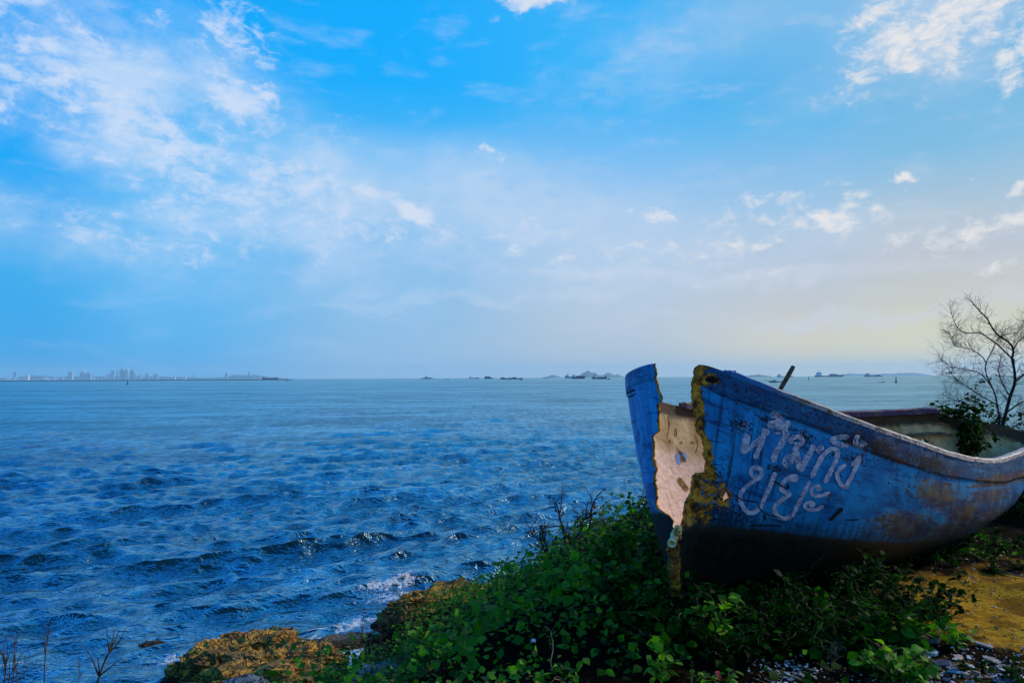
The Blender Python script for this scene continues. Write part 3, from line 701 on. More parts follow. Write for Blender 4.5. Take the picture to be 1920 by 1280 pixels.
def pipe(p0, p1, r, m, name='pipe_stub'):
    p0, p1 = np.array(p0), np.array(p1); d = p1-p0; d /= np.linalg.norm(d)
    a = np.cross(d, [.2, .3, .9]); a /= np.linalg.norm(a); b = np.cross(d, a); V = []; k = 14
    for c, rr_ in ((p0, r), (p1, r), (p1+d*.003, r*1.15), (p1+d*.012, r*1.15), (p1+d*.012, r*.75), (p0, r*.75)):
        for j in range(k):
            t = 2*math.pi*j/k; V.append(c+rr_*(a*math.cos(t)+b*math.sin(t)))
    mb = MB(); mb.add(V, [(i*k+j, i*k+(j+1) % k, (i+1)*k+(j+1) % k, (i+1)*k+j) for i in range(5) for j in range(k)]); mb.build(name, m, boat, True)
pipe(at(1269, 998, 4.05), at(1260, 1017, 3.93), .022, m_pvc); pipe(at(1262, 1003, 4.05), at(1270, 990, 3.95), .017, m_pvc)
pipe(at(1266, 1000, 4.02), at(1268, 994, 3.92), .013, m_pvcy); pipe(at(1274, 1012, 4.05), at(1273, 998, 3.97), .014, m_pvc)
# bolts
m_bolt = simple('bolt_metal', (.02, .02, .025), (.20, .18, .2), 60, .5)
def surf(side, px, py):
    d = ray(px, py); d = d/np.linalg.norm(d)
    loc, nor, _, _ = hull_bvh[side].ray_cast(Vector(CL), Vector(d)); 
    if loc is None: return None, None
    n = np.array(nor); 
    if n @ d > 0: n = -n
    return np.array(loc), n
for px, py in [(1382,755),(1400,766),(1426,761),(1367,874),(1667,904),(1500,930),(1702,918),(1554,934)]:
    p, n = surf(0, px, py)
    if p is None: continue
    a = np.cross(n, [0, 0, 1]); a /= np.linalg.norm(a); b = np.cross(n, a); r = .009; V = []
    for rr_, hh in ((r, -.002), (r, .003), (r*.6, .006), (.001, .007)):
        for j in range(8): V.append(p+n*hh+rr_*(a*math.cos(j*.785)+b*math.sin(j*.785)))
    mb = MB(); mb.add(V, [(i*8+j, i*8+(j+1) % 8, (i+1)*8+(j+1) % 8, (i+1)*8+j) for i in range(3) for j in range(8)]); mb.build('bolt', m_bolt, boat, True)
# hand-painted letters: thin coats of paint lying on the hull
m_let, nt = mat('flaking_white_paint'); pos = node(nt, 'ShaderNodeNewGeometry').outputs['Position']
a = noise_(nt, pos, 75, 6, .72, .4); lw = attr(nt, 'wear')
c = mix(nt, step(nt, noise_(nt, pos, 28, 6, .7), .42, .58), (.40, .33, .50), (.82, .68, .78))
p = principled(nt, c, .6)
hole = step(nt, M_(nt, 'ADD', a, M_(nt, 'MULTIPLY', lw, .30)), .60, .635)
outp(nt, node(nt, 'ShaderNodeMixShader', {0: hole, 1: p, 2: node(nt, 'ShaderNodeBsdfTransparent').outputs[0]}).outputs[0])
m_fade, nt = mat('faded_white_paint'); pos = node(nt, 'ShaderNodeNewGeometry').outputs['Position']
a = noise_(nt, pos, 45, 6, .72, .4)
outp(nt, node(nt, 'ShaderNodeMixShader', {0: step(nt, a, .44, .56), 1: principled(nt, (.12, .32, .55), .7), 2: node(nt, 'ShaderNodeBsdfTransparent').outputs[0]}).outputs[0])
m_crack = simple('crack_dark', (.004, .006, .012), (.012, .012, .02), 60, .9)
def ribbon(strokes, side, name, m, off=.0028, org=(1360, 760), sc=.1875, jit=.7):
    Vs, Fs, At, n0 = [], [], [], 0
    for pts, wd, wear in strokes:
        K = np.array(pts, dtype=float)*sc+np.array(org)
        if len(K) > 2:
            L = np.concatenate([[0], np.cumsum(np.linalg.norm(np.diff(K, axis=0), axis=1))])
            S = catmull(K, L, max(8, int(L[-1]/1.1))); wd = wd*1.38
        else: L = np.linalg.norm(K[1]-K[0]); S = np.linspace(K[0], K[1], max(8, int(L/1.1)))
        T = np.gradient(S, axis=0); T /= np.linalg.norm(T, axis=1)[:, None]+1e-9
        Nn = np.stack([-T[:, 1], T[:, 0]], -1); m_ = len(S)
        s = np.arange(m_)/(m_-1); env = np.clip(np.minimum(s, 1-s)*m_/3.2, .35, 1)**.6
        W = wd*sc*(1+.16*vnoise(np.stack([S[:, 0]*.15, S[:, 1]*.15, 0*s], -1), 3))*env
        rows = []
        for i in range(m_):
            row = []
            for k, f in enumerate((-.5, -.17, .17, .5)):
                p, n = surf(side, *(S[i]+Nn[i]*W[i]*f+(jit*.35*vnoise(np.array([[i*.8+k*9, wd, 0]]), 2)[0] if abs(f) == .5 else 0)))
                if p is None: row = None; break
                row.append(p+n*off)
            rows.append(row)
        for i in range(m_):
            if rows[i] is None: rows[i] = rows[i-1] if i and rows[i-1] else None
        rows = [r for r in rows if r]
        for r in rows: Vs += r; At += [wear]*4
        off += .00035
        for i in range(len(rows)-1):
            for k in range(3): Fs.append((n0+i*4+k, n0+i*4+k+1, n0+(i+1)*4+k+1, n0+(i+1)*4+k))
        n0 += len(rows)*4
    if not Fs: return
    return link(name, rawmesh(name, np.array(Vs), np.array(Fs), m, True, {'wear': np.array(At)}), boat)
row1 = [([(222,285),(195,390),(165,475)],50,.0),([(165,478),(260,405),(355,320),(435,245)],36,.25),([(385,225),(372,330),(330,440),(290,525)],36,.1),([(240,140),(200,200),(190,260)],50,.62),
    ([(445,100),(510,95),(550,140),(500,170),(440,190),(540,205),(600,195),(640,155)],44,.15),
    ([(575,215),(600,280),(560,370),(500,470),(470,565)],46,.25),([(490,275),(545,275)],24,.3),
    ([(655,380),(645,340),(690,312),(745,315),(765,360),(720,390),(680,370)],34,.2),([(735,385),(700,440),(640,585)],36,.35),([(690,400),(715,520),(735,650)],40,.25),([(740,650),(800,540),(885,390)],40,.15),([(680,480),(600,520),(585,570),(630,615)],30,.3),
    ([(925,475),(935,430),(985,415)],40,.3),([(850,718),(905,610),(965,500),(1030,440),(1090,430),(1115,480),(1060,620),(985,768)],34,.1),
    ([(1225,310),(1120,310),(1050,345),(1120,380),(1225,408)],30,.2),([(1330,290),(1290,340),(1330,395),(1400,370)],34,.3),([(1290,320),(1275,390)],36,.3),
    ([(1245,590),(1280,570),(1325,515),(1290,620),(1240,720),(1185,820)],32,.05),([(1185,825),(1130,760),(1105,680),(1140,620),(1195,588)],28,.05)]
row2 = [([(345,700),(290,715),(252,665),(275,625),(335,622),(362,670),(330,725),(215,800),(150,890),(165,990),(235,1070),(335,1030),(400,900),(455,780),(500,665)],30,.0),
    ([(640,745),(700,735),(700,705),(645,712),(570,775),(560,840),(640,885),(570,930),(492,1010),(505,1080),(580,1125),(660,1100),(730,970),(840,755)],30,.0),
    ([(905,845),(940,825),(920,798),(860,830),(870,885),(940,900),(1045,865)],26,.0),([(830,1000),(880,985),(850,962),(790,990),(815,1030),(900,1035),(978,1000)],26,.0)]
ribbon(row1, 0, 'painted_lettering', m_let).__setitem__('label', 'upper line of white hand-painted Thai writing')
ribbon(row2, 0, 'painted_lettering', m_let).__setitem__('label', 'lower line of white hand-painted Thai writing')
for q_ in [([(90,885),(150,930),(240,950),(320,965),(345,1030),(440,1090),(500,1100),(560,1130)],8,0),([(470,750),(510,765),(560,800),(620,830)],9,0),([(1170,1020),(1110,1075),(1040,1145)],26,0),([(1200,1140),(1330,1135)],14,0),([(640,1060),(670,1120)],8,0),([(380,1080),(400,1140)],26,0),([(620,780),(625,830)],30,0),([(230,1190),(320,1195),(420,1190),(560,1200)],11,0)]:
    ribbon([q_], 0, 'hull_crack', m_crack, .0045)
ribbon([([(1191,800),(1196,812),(1194,828)],5,0),([(1200,796),(1205,806)],4,0),([(1205,828),(1206,845),(1200,862)],5,0)], 1, 'painted_lettering', m_fade, .003, (0, 0), 1.0)
for q_ in [([(1176,738),(1184,733),(1192,730)],3,0),([(1176,746),(1186,741),(1193,737)],2,0)]:
    ribbon([q_], 1, 'hull_crack', m_crack, .003, (0, 0), 1.0)
m_scar = simple('brown_gouge', (.10, .04, .008), (.34, .18, .04), 40, .9, .8, .006); m_bchip = simple('blue_paint_smear', (.004, .07, .30), (.01, .22, .55), 50, .6)
for pts, wd, mm in [([(1267,897),(1272,905),(1279,914),(1285,921)],8,m_scar), ([(1267,850),(1266,862),(1270,872)],6,m_bchip), ([(1276,848),(1280,858),(1278,866)],4,m_bchip), ([(1270,846),(1275,858),(1272,868)],6,m_scar), ([(1250,825),(1252,832)],3,m_scar), ([(1272,828),(1274,833)],3,m_crack), ([(1291,829),(1298,832)],4,m_scar), ([(1262,802),(1263,818)],2.2,m_crack),
        ([(1262,838),(1268,846),(1282,868)],1.3,m_crack), ([(1248,780),(1250,800),(1246,822)],1.6,m_scar), ([(1300,815),(1304,835),(1300,850)],1.2,m_scar)]:
    ribbon([(pts, wd, 0)], 1, 'inside_scar', mm, .024+.004*(mm is m_crack), (0, 0), 1.0)
# dark block added behind the torn bow hole so that it reads dark
mb = MB(); c_ = at(1345, 708, 4.11); mb.box(c_, (.22, .06, .085), .02, (.96, .8)); mb.box(at(1338, 722, 4.055), (.15, .03, .03), .05, (.9, .6)); mb.build('bow_hole_backing', simple('dark_hole_backing', (.006, .003, .002), (.03, .014, .007), 24, .95, .6, .01), boat)['kind'] = 'stuff'

# timber leaning out of the boat
pl = MB(); a_, b_ = at(1456, 742, 4.95), at(1487, 687, 5.0); d_ = (b_-a_)/np.linalg.norm(b_-a_); a_ = a_-d_*.85
ks = np.linspace(a_, b_, 16); pl.tube(ks+.004*np.stack([vnoise(ks*9, 1), vnoise(ks*9, 2), 0*ks[:, 0]], -1), .0175+.003*vnoise(ks*14, 3), 8)
m_pole = simple('weathered_timber', (.035, .02, .012), (.16, .10, .06), 30, .9, .8, .008)
o = pl.build('timber_pole', m_pole); tag(o, 'dark weathered timber pole sticking up out of the blue boat', 'pole')

# ------------------------------------------------------------------ far things: skyline, hills, breakwater
def flat_mat(name, a, b, sc=.05, rough=.8):
    m, nt = mat(name); n = noise_(nt, obj_co(nt), sc, 4, .6); outp(nt, principled(nt, mix(nt, step(nt, n, .4, .6), a, b), rough)); return m
m_hill = flat_mat('far_hill_forest', (.03, .07, .06), (.06, .11, .09), .01)
CY = 11000.0
def ridge(name, prof, Y, thick, label=None):
    """long hill standing on the sea: prof = (px, height in photo pixels above the horizon)"""
    xs = np.linspace(prof[0][0], prof[-1][0], 120); hh = np.interp(xs, [p[0] for p in prof], [p[1] for p in prof])
    hh = np.maximum(hh*(1+.12*vnoise(np.stack([xs*.35, xs*0, xs*0], -1), 3))+.3*vnoise(np.stack([xs*1.1, xs*0, xs*0], -1), 5), .0)
    V = []; prof2 = [(0, 0), (.25, .62), (.5, 1), (.75, .6), (1, 0)]
    for px, h in zip(xs, hh):
        X = (px-960)/F*Y
        for d, f in prof2: V.append((X*(1+d*thick/Y), Y+d*thick, h*f*Y/F*1.0+(EYE if f == 1 else EYE*f*.5)-.6*(f == 0)))
    me = rawmesh(name, np.array(V), gridfaces(len(xs), 5), m_hill); tag(link(name, me), kind='structure')
ridge('hills', [(1018,0),(1030,3),(1036,5.5),(1042,3.5),(1052,0)], 9000, 700)
ridge('hills', [(1080,0),(1089,6),(1096,10),(1103,13),(1109,9.5),(1116,8),(1122,4),(1130,3.5),(1136,8),(1141,9),(1147,5.5),(1152,4),(1158,5.5),(1164,2.5),(1172,0)], 9000, 800)
ridge('hills', [(1392,0),(1400,1.5),(1412,3),(1422,3.6),(1432,2),(1446,0)], 5200, 500)
ridge('hills', [(1570,0),(1590,5),(1610,4.2),(1640,3.4),(1680,5),(1715,5.5),(1735,2.5),(1750,0)], 11000, 900)
ridge('hills', [(-260,4),(-100,7),(0,4.5),(30,5),(60,8.5),(80,9),(112,5.5),(130,7),(175,7),(200,6),(260,5),(300,5.5),(350,4),(400,2.5),(428,4),(436,7.5),(452,8),(480,7.5),(498,5),(515,3),(535,.8),(545,0)], 11300, 600)
m_twp = flat_mat('tower_pale', (.62, .58, .58), (.75, .70, .72)); m_twb = flat_mat('tower_blue', (.10, .26, .36), (.16, .34, .44)); m_twg = flat_mat('tower_glass', (.05, .14, .22), (.10, .22, .30))
def tower(x0, x1, ytop, m, style, label, cat='building'):
    px = (x0+x1)/2; c = at(px, hz(px), CY); wdt = (x1-x0)/F*CY; H_ = EYE+(hz(px)-ytop)/F*CY
    t = thing('tower_block' if H_ > 45 else 'low_building', label, cat, (c[0], CY, 0), 'buildings of the hazy skyline across the bay')
    d = wdt*.8
    mb = MB(); body = H_*(.90 if style != 'spire' else .8)
    mb.box((c[0], CY, body/2), (wdt, d, body), .1, (.97, .97)); mb.build('wall', m, t)
    mb = MB(); mb.box((c[0], CY, body+(H_-body)*.3), (wdt*.6, d*.6, (H_-body)*.6), .1, (.8, .8)); mb.build('roof', m, t)
    if style == 'spire':
        mb = MB(); mb.lathe((c[0], CY, body+(H_-body)*.55), [(wdt*.2, 0), (wdt*.12, (H_-body)*.25), (wdt*.03, (H_-body)*.5)], 6); mb.build('spire', m, t)
    if H_ > 60:
        mb = MB(); n = max(3, int(H_/14))
        for k in range(n): mb.box((c[0], CY-d*.5-.4, body*(k+.6)/n), (wdt*.86, 1.2, body/n*.38), 0)
        o = mb.build('window_band', m_twg, t); o['kind'] = 'stuff'
TW = [(26,30.5,696,m_twb,'','slim faint tower at the far left end of the skyline'),(46.5,54,702.5,m_twp,'','squat pale building near the left end of the skyline'),
 (128,132,696,m_twb,'','blue half of the twin slabs left of the pinkish tower'),(132.8,136.4,695.4,m_twp,'','pale half of the twin slabs left of the pinkish tower'),
 (150,154,696.5,m_twb,'','narrow blue tower touching the left of the pinkish tower'),(154.4,158.6,695,m_twp,'','pinkish white tower between a blue tower and a wide blue block'),(159.5,171,698.2,m_twb,'','wide flat-topped blue block right of the pinkish tower'),
 (201,212,700.6,m_twp,'','broad pale low building left of the main tower cluster'),(208.5,214,693.4,m_twb,'','blue tower rising behind the broad pale low building'),(218.4,220.6,693.6,m_twb,'','very thin tower between the broad pale building and the cluster'),
 (224,226.4,689.6,m_twb,'spire','thin spired tower at the left of the main cluster'),(227,231.5,690.6,m_twg,'','dark blue tower left of the tallest white tower'),(232,235,694,m_twb,'','short blue tower leaning against the tallest white tower'),(235.6,240,687.6,m_twp,'spire','tallest white tower in the middle of the skyline'),
 (244,251.5,691.6,m_twb,'spire','tapering blue tower just right of the tallest white tower'),(253,256.5,700,m_twp,'','small pale block right of the main tower cluster'),(258,261.5,702,m_twb,'','short blue block between two small pale blocks'),(263,264.8,701.4,m_twp,'','sliver of white tower at the right of the cluster'),
 (273.5,278,699.6,m_twb,'','isolated blue tower midway right of the cluster'),(289,296.5,700.6,m_twb,'','wide blue building at the right end of the near skyline'),(325,329,704.4,m_twp,'','tiny pale building on the low shore right of the skyline'),(346,349.5,704.6,m_twp,'','tiny pale building beside a thin mast-like tower'),(359.6,361.8,702,m_twb,'','thin mast-like tower alone on the low shore'),
 (422,427,698.2,m_twb,'spire','blue tower at the left foot of the long low hill'),(465.4,468,696.4,m_twb,'','thin tower standing on the long low hill'),(486.8,488.4,699.6,m_twp,'','thin pale tower at the right foot of the long low hill'),(472,476,702,m_twb,'','small block on the right half of the long low hill')]
for a in TW: tower(*a)
lows = [(11.5,14),(15,18.5),(24,28.6),(80,83),(85,88),(89.5,92),(96,99),(100,104.5),(106,108.5),(109,111.5),(117,119.5),(175,177.5),(183,186),(190,192),(196,198.5)]
random.seed(3)
for i, (a, b) in enumerate(lows):
    px = (a+b)/2; c = at(px, hz(px), CY-60); wdt = (b-a)/F*CY; H_ = EYE+random.uniform(4.0, 6.5)/F*CY
    mb = MB(); mb.box((c[0], CY-60, H_*.43), (wdt, wdt*.7, H_*.86), .1); mb.box((c[0], CY-60, H_*.93), (wdt*.8, wdt*.5, H_*.13), .1, (.5, .6))
    tag(mb.build('low_building', m_twp), 'low white building on the hazy shore below the towers', 'building', group='low white buildings along the far shore')
# breakwater
m_bw = flat_mat('breakwater_stone', (.010, .028, .05), (.03, .06, .085), .5)
xs = np.linspace(-420, 556, 500); V = []
for px in xs:
    Yb = 1850+.25*(px-0); X = (px-960)/F*Yb; e = np.clip((556-px)/12, 0, 1)
    j = vnoise(np.array([[px*.9, 0, 0], [px*.9, 5, 0]]), 3)
    V += [(X, Yb-5, -.5), (X, Yb-2.0, (1.2+.3*j[0])*e-.1), (X, Yb, (2.35+.35*j[1])*e-.1), (X, Yb+2, 1.2*e-.1), (X, Yb+5, -.5)]
tag(link('breakwater', rawmesh('breakwater', np.array(V), gridfaces(len(xs), 5), m_bw, False)), 'long low dark stone breakwater along the left horizon below the skyline', 'breakwater')

# ------------------------------------------------------------------ ships
def smat(name, c): return flat_mat(name, [v*.7 for v in c], c, .3, .6)
m_navy = smat('ship_navy', (.008, .035, .085)); m_blk = smat('ship_dark', (.012, .022, .035)); m_lb = smat('ship_light_blue', (.06, .26, .42)); m_wh = smat('ship_white', (.55, .58, .66)); m_gr = smat('ship_grey', (.12, .17, .22)); m_red = smat('ship_maroon', (.10, .04, .05)); m_mid = smat('ship_blue', (.02, .10, .22))
def hull_ship(L, B, prof, m, t, name='hull', faces_right=True):
    """prof: deck height at fractions along; the bow is at +x when faces_right"""
    n = 25; V = []
    for i in range(n):
        f = i/(n-1); g = f if faces_right else 1-f
        deck = np.interp(g, [p[0] for p in prof], [p[1] for p in prof])
        bw = B/2*(min(1, .55+g*4)*(1-max(0, (g-.78)/.22)**2*.93)); x = (f-.5)*L
        rake = (.04*L*max(0, (g-.8)/.2))*(1 if faces_right else -1)
        V += [(x+rake, -bw, deck), (x, -bw*.85, -.6), (x, bw*.85, -.6), (x+rake, bw, deck)]
    idx = np.arange(n*4).reshape(n, 4)
    q = np.stack([idx[:-1], np.roll(idx, -1, 1)[:-1], np.roll(idx, -1, 1)[1:], idx[1:]], -1).reshape(-1, 4)
    me = rawmesh(name, np.array(V), [q, np.array([[0, 1, 2, 3], [n*4-1, n*4-2, n*4-3, n*4-4]])], m, False)
    return link(name, me, t, (0, 0, 0))
def ship(name, cat, label, x0, x1, yw, hullm, prof, boxes, masts=(), right=True, group=None, tilt=0.0, extra=()):
    """boxes: (name, f0, f1, z0, z1, mat) in fractions of length / photo pixels above the water"""
    px = (x0+x1)/2; dp = max(yw-hz(px), 1.5); Y = EYE/(dp/F); X = (px-960)/F*Y; s = Y/F
    up_ = dp-(yw-hz(px)); prof = [(a, b+up_) for a, b in prof]; boxes = [(a, b, c, d+up_*(d > 1.4), e+up_, f) for a, b, c, d, e, f in boxes]; masts = [(a, b, c+up_, d) for a, b, c, d in masts]
    t = thing(name, label, cat, (X, Y, 0), group); t.rotation_euler = (0, 0, tilt)
    L = (x1-x0)*s/max(.3, math.cos(tilt)); B = L*.2
    hull_ship(L, B, [(a, b*s) for a, b in prof], hullm, t, 'hull', right)
    for nm, f0, f1, z0, z1, m in boxes:
        mb = MB(); fx = (f0+f1)/2-.5; mb.box((fx*L, 0, (z0+z1)/2*s), ((f1-f0)*L, B*.8, (z1-z0)*s), 0, (.9, .9)); 
        o = mb.build(nm, m, t); o.location = (0, 0, 0)
    for f, z0, z1, r in masts:
        mb = MB(); mb.tube([((f-.5)*L, 0, z0*s), ((f-.5)*L, 0, (z0+z1)/2*s), ((f-.5)*L, 0, z1*s)], [r*s, r*s*.8, r*s*.5], 5); mb.tube([((f-.5)*L-1.2*r*s*2, 0, (z0*.35+z1*.65)*s), ((f-.5)*L+1.2*r*s*2, 0, (z0*.35+z1*.65)*s)], r*s*.4, 4)
        o = mb.build('mast', m_gr, t); o.location = (0, 0, 0)
    return t
SG = 'ships and boats anchored along the horizon'
ship('barge', 'barge', 'dark barge with raised ends just behind the tip of the breakwater', 492.5, 521, 711.6, m_navy, [(0,3.4),(.14,3.4),(.18,2.1),(.8,2.1),(.85,3.8),(1,3.6)], [('deckhouse',.03,.13,3.2,4.4,m_navy),('cargo',.25,.75,2,2.8,m_blk)], [(.3,2.5,6.5,.14),(.55,2.5,5.6,.12)], group=SG)
ship('patrol_boat', 'boat', 'low grey vessel with a tall thin mast left of the small cargo ships', 789, 812, 709.9, m_mid, [(0,1.2),(.3,1.8),(.8,1.8),(1,1.4)], [('deckhouse',.3,.62,1.6,3.2,m_gr),('wheelhouse',.38,.52,3.1,4.2,m_gr),('stern_house',.66,.85,1.6,2.4,m_mid)], [(.4,3.5,13,.18)], False, SG)
ship('small_boat', 'boat', 'tiny dark boat alone on the water right of the masted vessel', 836.5, 841.5, 712.0, m_blk, [(0,.7),(.6,.6),(1,1.1)], [('cabin',.3,.6,.6,1.6,m_blk)], group=SG)
ship('coaster', 'ship', 'small white-housed coaster leftmost of the three close dark ships', 879.5, 897, 709.7, m_mid, [(0,1.9),(.15,1.6),(.75,1.6),(.85,2.3),(1,2.3)], [('deckhouse',.04,.24,1.6,3.4,m_wh),('bridge',.08,.18,3.4,4.6,m_gr)], [(.14,4.5,6.2,.14)], True, SG)
ship('loaded_barge', 'barge', 'dark barge heaped high with cargo, middle of the three close dark ships', 907.5, 925, 709.9, m_navy, [(0,1.8),(.8,1.6),(1,1.0)], [('cargo',.06,.68,1.5,4.4,m_navy),('deckhouse',.10,.28,4.2,5.0,m_blk),('hatch',.68,.85,1.4,2.8,m_navy)], [], True, SG)
ship('long_barge', 'barge', 'long low dark barge, rightmost of the three close dark ships', 938, 979, 710.8, m_navy, [(0,2.8),(.18,2.6),(.24,1.9),(.85,1.9),(.9,2.6),(1,2.6)], [('cargo',.36,.6,1.8,2.8,m_blk),('deckhouse',.56,.72,1.8,3.9,m_navy),('bow_house',.05,.2,2.6,3.6,m_mid)], [(.4,2.5,4,.12)], True, SG)
ship('small_boat', 'boat', 'tiny tender boat at the right end of the long barge', 974, 979.5, 712.6, m_blk, [(0,.6),(1,.9)], [('cabin',.2,.6,.5,1.2,m_gr)], group=SG)
ship('fishing_boat', 'boat', 'faint grey boat on the horizon below the small island', 1017, 1026, 709.0, m_gr, [(0,1),(.3,.7),(.7,.7),(1,1.3)], [('cabin',.1,.3,.7,1.6,m_gr),('bow_rail',.7,.9,.7,1.6,m_gr)], [], True, SG)
ship('cargo_ship', 'ship', 'light blue cargo ship half hidden behind the navy one near the islands', 1058.5, 1078, 708.9, m_lb, [(0,3.8),(.2,3.2),(.8,3.2),(1,4)], [('deckhouse',.05,.25,3,5.0,m_mid),('bridge',.2,.36,3,7.4,m_wh)], [(.30,7.2,9.5,.16)], True, SG)
ship('cargo_ship', 'ship', 'navy blue cargo ship with white house in front of the light blue ship', 1071.5, 1096, 709.9, m_navy, [(0,3.6),(.15,3.4),(.25,2.6),(.66,3.6),(.75,5.0),(1,5.2)], [('deckhouse',.03,.28,3,6.4,m_wh),('funnel',.08,.2,6.3,7.4,m_blk),('hatch',.3,.72,2.6,5.6,m_mid)], [], True, SG)
ship('cargo_ship', 'ship', 'dark ship with white stern house and high raked bow below the right island', 1110, 1136.5, 710.4, m_blk, [(0,4.4),(.1,4.0),(.2,1.4),(.7,2.2),(.85,4.0),(1,5.4)], [('deckhouse',.13,.27,1.2,8.2,m_wh),('hatch',.3,.82,1.6,3.6,m_mid),('crane_base',.3,.42,3.4,4.6,m_wh)], [(.18,8,9.6,.14)], True, SG)
ship('tugboat', 'boat', 'tiny dark tug close to the bow of the ship left of the blue boat', 1137, 1143.5, 711.0, m_blk, [(0,1),(.6,.8),(1,1.6)], [('wheelhouse',.3,.65,.8,2.6,m_blk)], group=SG)
ship('cargo_ship', 'ship', 'small grey ship partly behind the timber pole', 1456, 1485.5, 706.6, m_gr, [(0,1.9),(.2,1.2),(.75,1.2),(.85,1.8),(1,1.9)], [('deckhouse',.05,.25,1.2,3.8,m_wh),('bridge',.08,.17,3.6,5.0,m_gr)], [(.15,5,8.4,.16)], True, SG)
ship('patrol_boat', 'boat', 'maroon motor launch with a low cabin just left of the timber pole', 1441, 1468, 716.6, m_red, [(0,1.6),(.3,1.4),(.8,1.7),(1,2.9)], [('cabin',.15,.5,1.3,3.2,m_wh),('wheelhouse',.26,.45,3.1,4.4,m_red)], [(.36,4.3,5.4,.12)], False, SG)
ship('small_boat', 'boat', 'thin dark longboat left of the maroon launch', 1431, 1439, 712.9, m_blk, [(0,.5),(.5,.35),(1,.8)], [('thwart_load',.3,.6,.2,.7,m_blk)], group=SG)
ship('cargo_ship', 'ship', 'largest cargo ship right of the pole with a tall white stern house', 1527.5, 1580, 706.0, m_mid, [(0,3.0),(.12,1.9),(.5,2.0),(.56,3.0),(.93,3.4),(1,4.4)], [('deckhouse',.06,.2,1.8,5.0,m_wh),('bridge',.08,.19,5,8.4,m_wh),('bridge_wing',.07,.2,7,7.7,m_gr),('cargo',.52,.78,2.4,4.6,m_mid),('cargo',.56,.68,4.5,5.4,m_mid)], [(.13,8.3,12,.2),(.92,3.2,6,.14)], True, SG)
ship('cargo_ship', 'ship', 'mid-sized cargo ship between the largest one and the bare tree', 1620, 1653.5, 706.0, m_mid, [(0,2.4),(.12,1.6),(.8,1.6),(.9,1.8),(1,2.2)], [('deckhouse',.06,.24,1.6,4.4,m_gr),('bridge',.12,.2,4.2,6.4,m_mid),('cargo',.66,.82,1.5,3.8,m_mid),('hatch',.3,.64,1.5,2.3,m_gr)], [], True, SG)
ship('small_boat', 'boat', 'thin dark longboat with two low lumps below the mid-sized cargo ship', 1645.5, 1657, 716.6, m_blk, [(0,.5),(.5,.3),(1,.8)], [('cargo',.15,.4,.2,.9,m_blk),('person_heap',.7,.85,.2,1.5,m_blk)][:2], group=SG)
def buoy(px, yw, h, label):
    Y = EYE/((yw-hz(px))/F); s = Y/F; X = (px-960)/F*Y
    t = thing('channel_buoy', label, 'buoy', (X, Y, 0), 'channel buoys')
    def p(n, prof, m): mb = MB(); mb.lathe((0, 0, 0), [(r*s, z*s) for r, z in prof], 10); o = mb.build(n, m, t); o.location = (0, 0, 0)
    p('float', [(h*.16, -.2), (h*.22, 0), (h*.2, h*.1), (h*.1, h*.16)], m_blk); p('tower', [(h*.10, h*.15), (h*.05, h*.6), (h*.035, h*.8)], m_blk); p('topmark', [(h*.02, h*.64), (h*.09, h*.68), (h*.08, h*.8), (h*.02, h*.86), (h*.012, h)], m_blk)
buoy(240, 720.3, 8.5, 'dark channel buoy below the tallest white tower'); buoy(1515, 711.8, 7, 'small dark buoy between the timber pole and the largest cargo ship'); buoy(1678.5, 716.8, 12, 'tall channel buoy left of the bare tree'); buoy(538, 714.2, 7, 'small beacon buoy at the tip of the breakwater')

# ------------------------------------------------------------------ rocks
def icosphere(sub):
    import bmesh
    bm = bmesh.new(); bmesh.ops.create_icosphere(bm, subdivisions=sub, radius=1)
    V = np.array([v.co[:] for v in bm.verts]); Fc = np.array([[v.index for v in f.verts] for f in bm.faces]); bm.free(); return V, Fc
ICO = {k: icosphere(k) for k in (2, 3, 5, 6)}
def rock(pos, dim, seed, label, m=None, rz=0.0, sub=5, rough=1.0, name='rock', cat='rock', group=None, square=.55):
    V, Fc = ICO[sub]
    V = np.sign(V)*np.abs(V)**square; V = V/ (np.linalg.norm(V, axis=1)[:, None]**.55)
    base = V.copy(); P = V*1.3+seed*7.1
    wpx = P+.5*np.stack([vnoise(P*1.5, 2), vnoise(P*1.5, 3), vnoise(P*1.5, 4)], -1)
    r = 1+rough*(.22*vnoise(wpx*1.1, seed)+.16*(1-2*np.abs(vnoise(wpx*2.1, seed+1)))+.08*(1-2*np.abs(vnoise(wpx*4.7, seed+2)))+.045*vnoise(wpx*9, seed+3)+.028*vnoise(P*19, seed+4))
    lay = np.abs(((V[:, 2]*dim[2]+.06*vnoise(P*1.2, 6))*7.0) % 1-.5)      # bedding steps
    r -= rough*.05*(lay < .09)
    V = V*r[:, None]*np.array(dim)
    c, s = math.cos(rz), math.sin(rz)
    V = V @ np.array([[c, s, 0], [-s, c, 0], [0, 0, 1]])
    me = rawmesh(name, V, Fc, m or m_rock, sub < 6); o = link(name, me, None, [float(v) for v in pos])
    return tag(o, label, cat, group)
def seapt(px, py, z=0.0):
    d = ray(px, py); return CL+d*((z-EYE)/d[2])
def rk(px, py, z, dim, seed, label, **k):
    p = seapt(px, py, z); rock(p, dim, seed, label, **k)
rk(482, 1238, .02, (.56, .46, .30), 3, 'ochre rock hump topping the outcrop at the left waterline', rz=.2, sub=6)
rk(400, 1270, .0, (.42, .42, .30), 8, 'ochre rock at the left end of the outcrop, beside open water', rz=-.3, sub=6)
rk(520, 1262, .12, (.55, .38, .24), 12, 'flat cracked ochre rock in the middle of the outcrop', rz=.1, sub=6)
rk(585, 1262, .03, (.34, .38, .28), 17, 'knobbly ochre rock at the right end of the outcrop by the foam', rz=.5, sub=6)
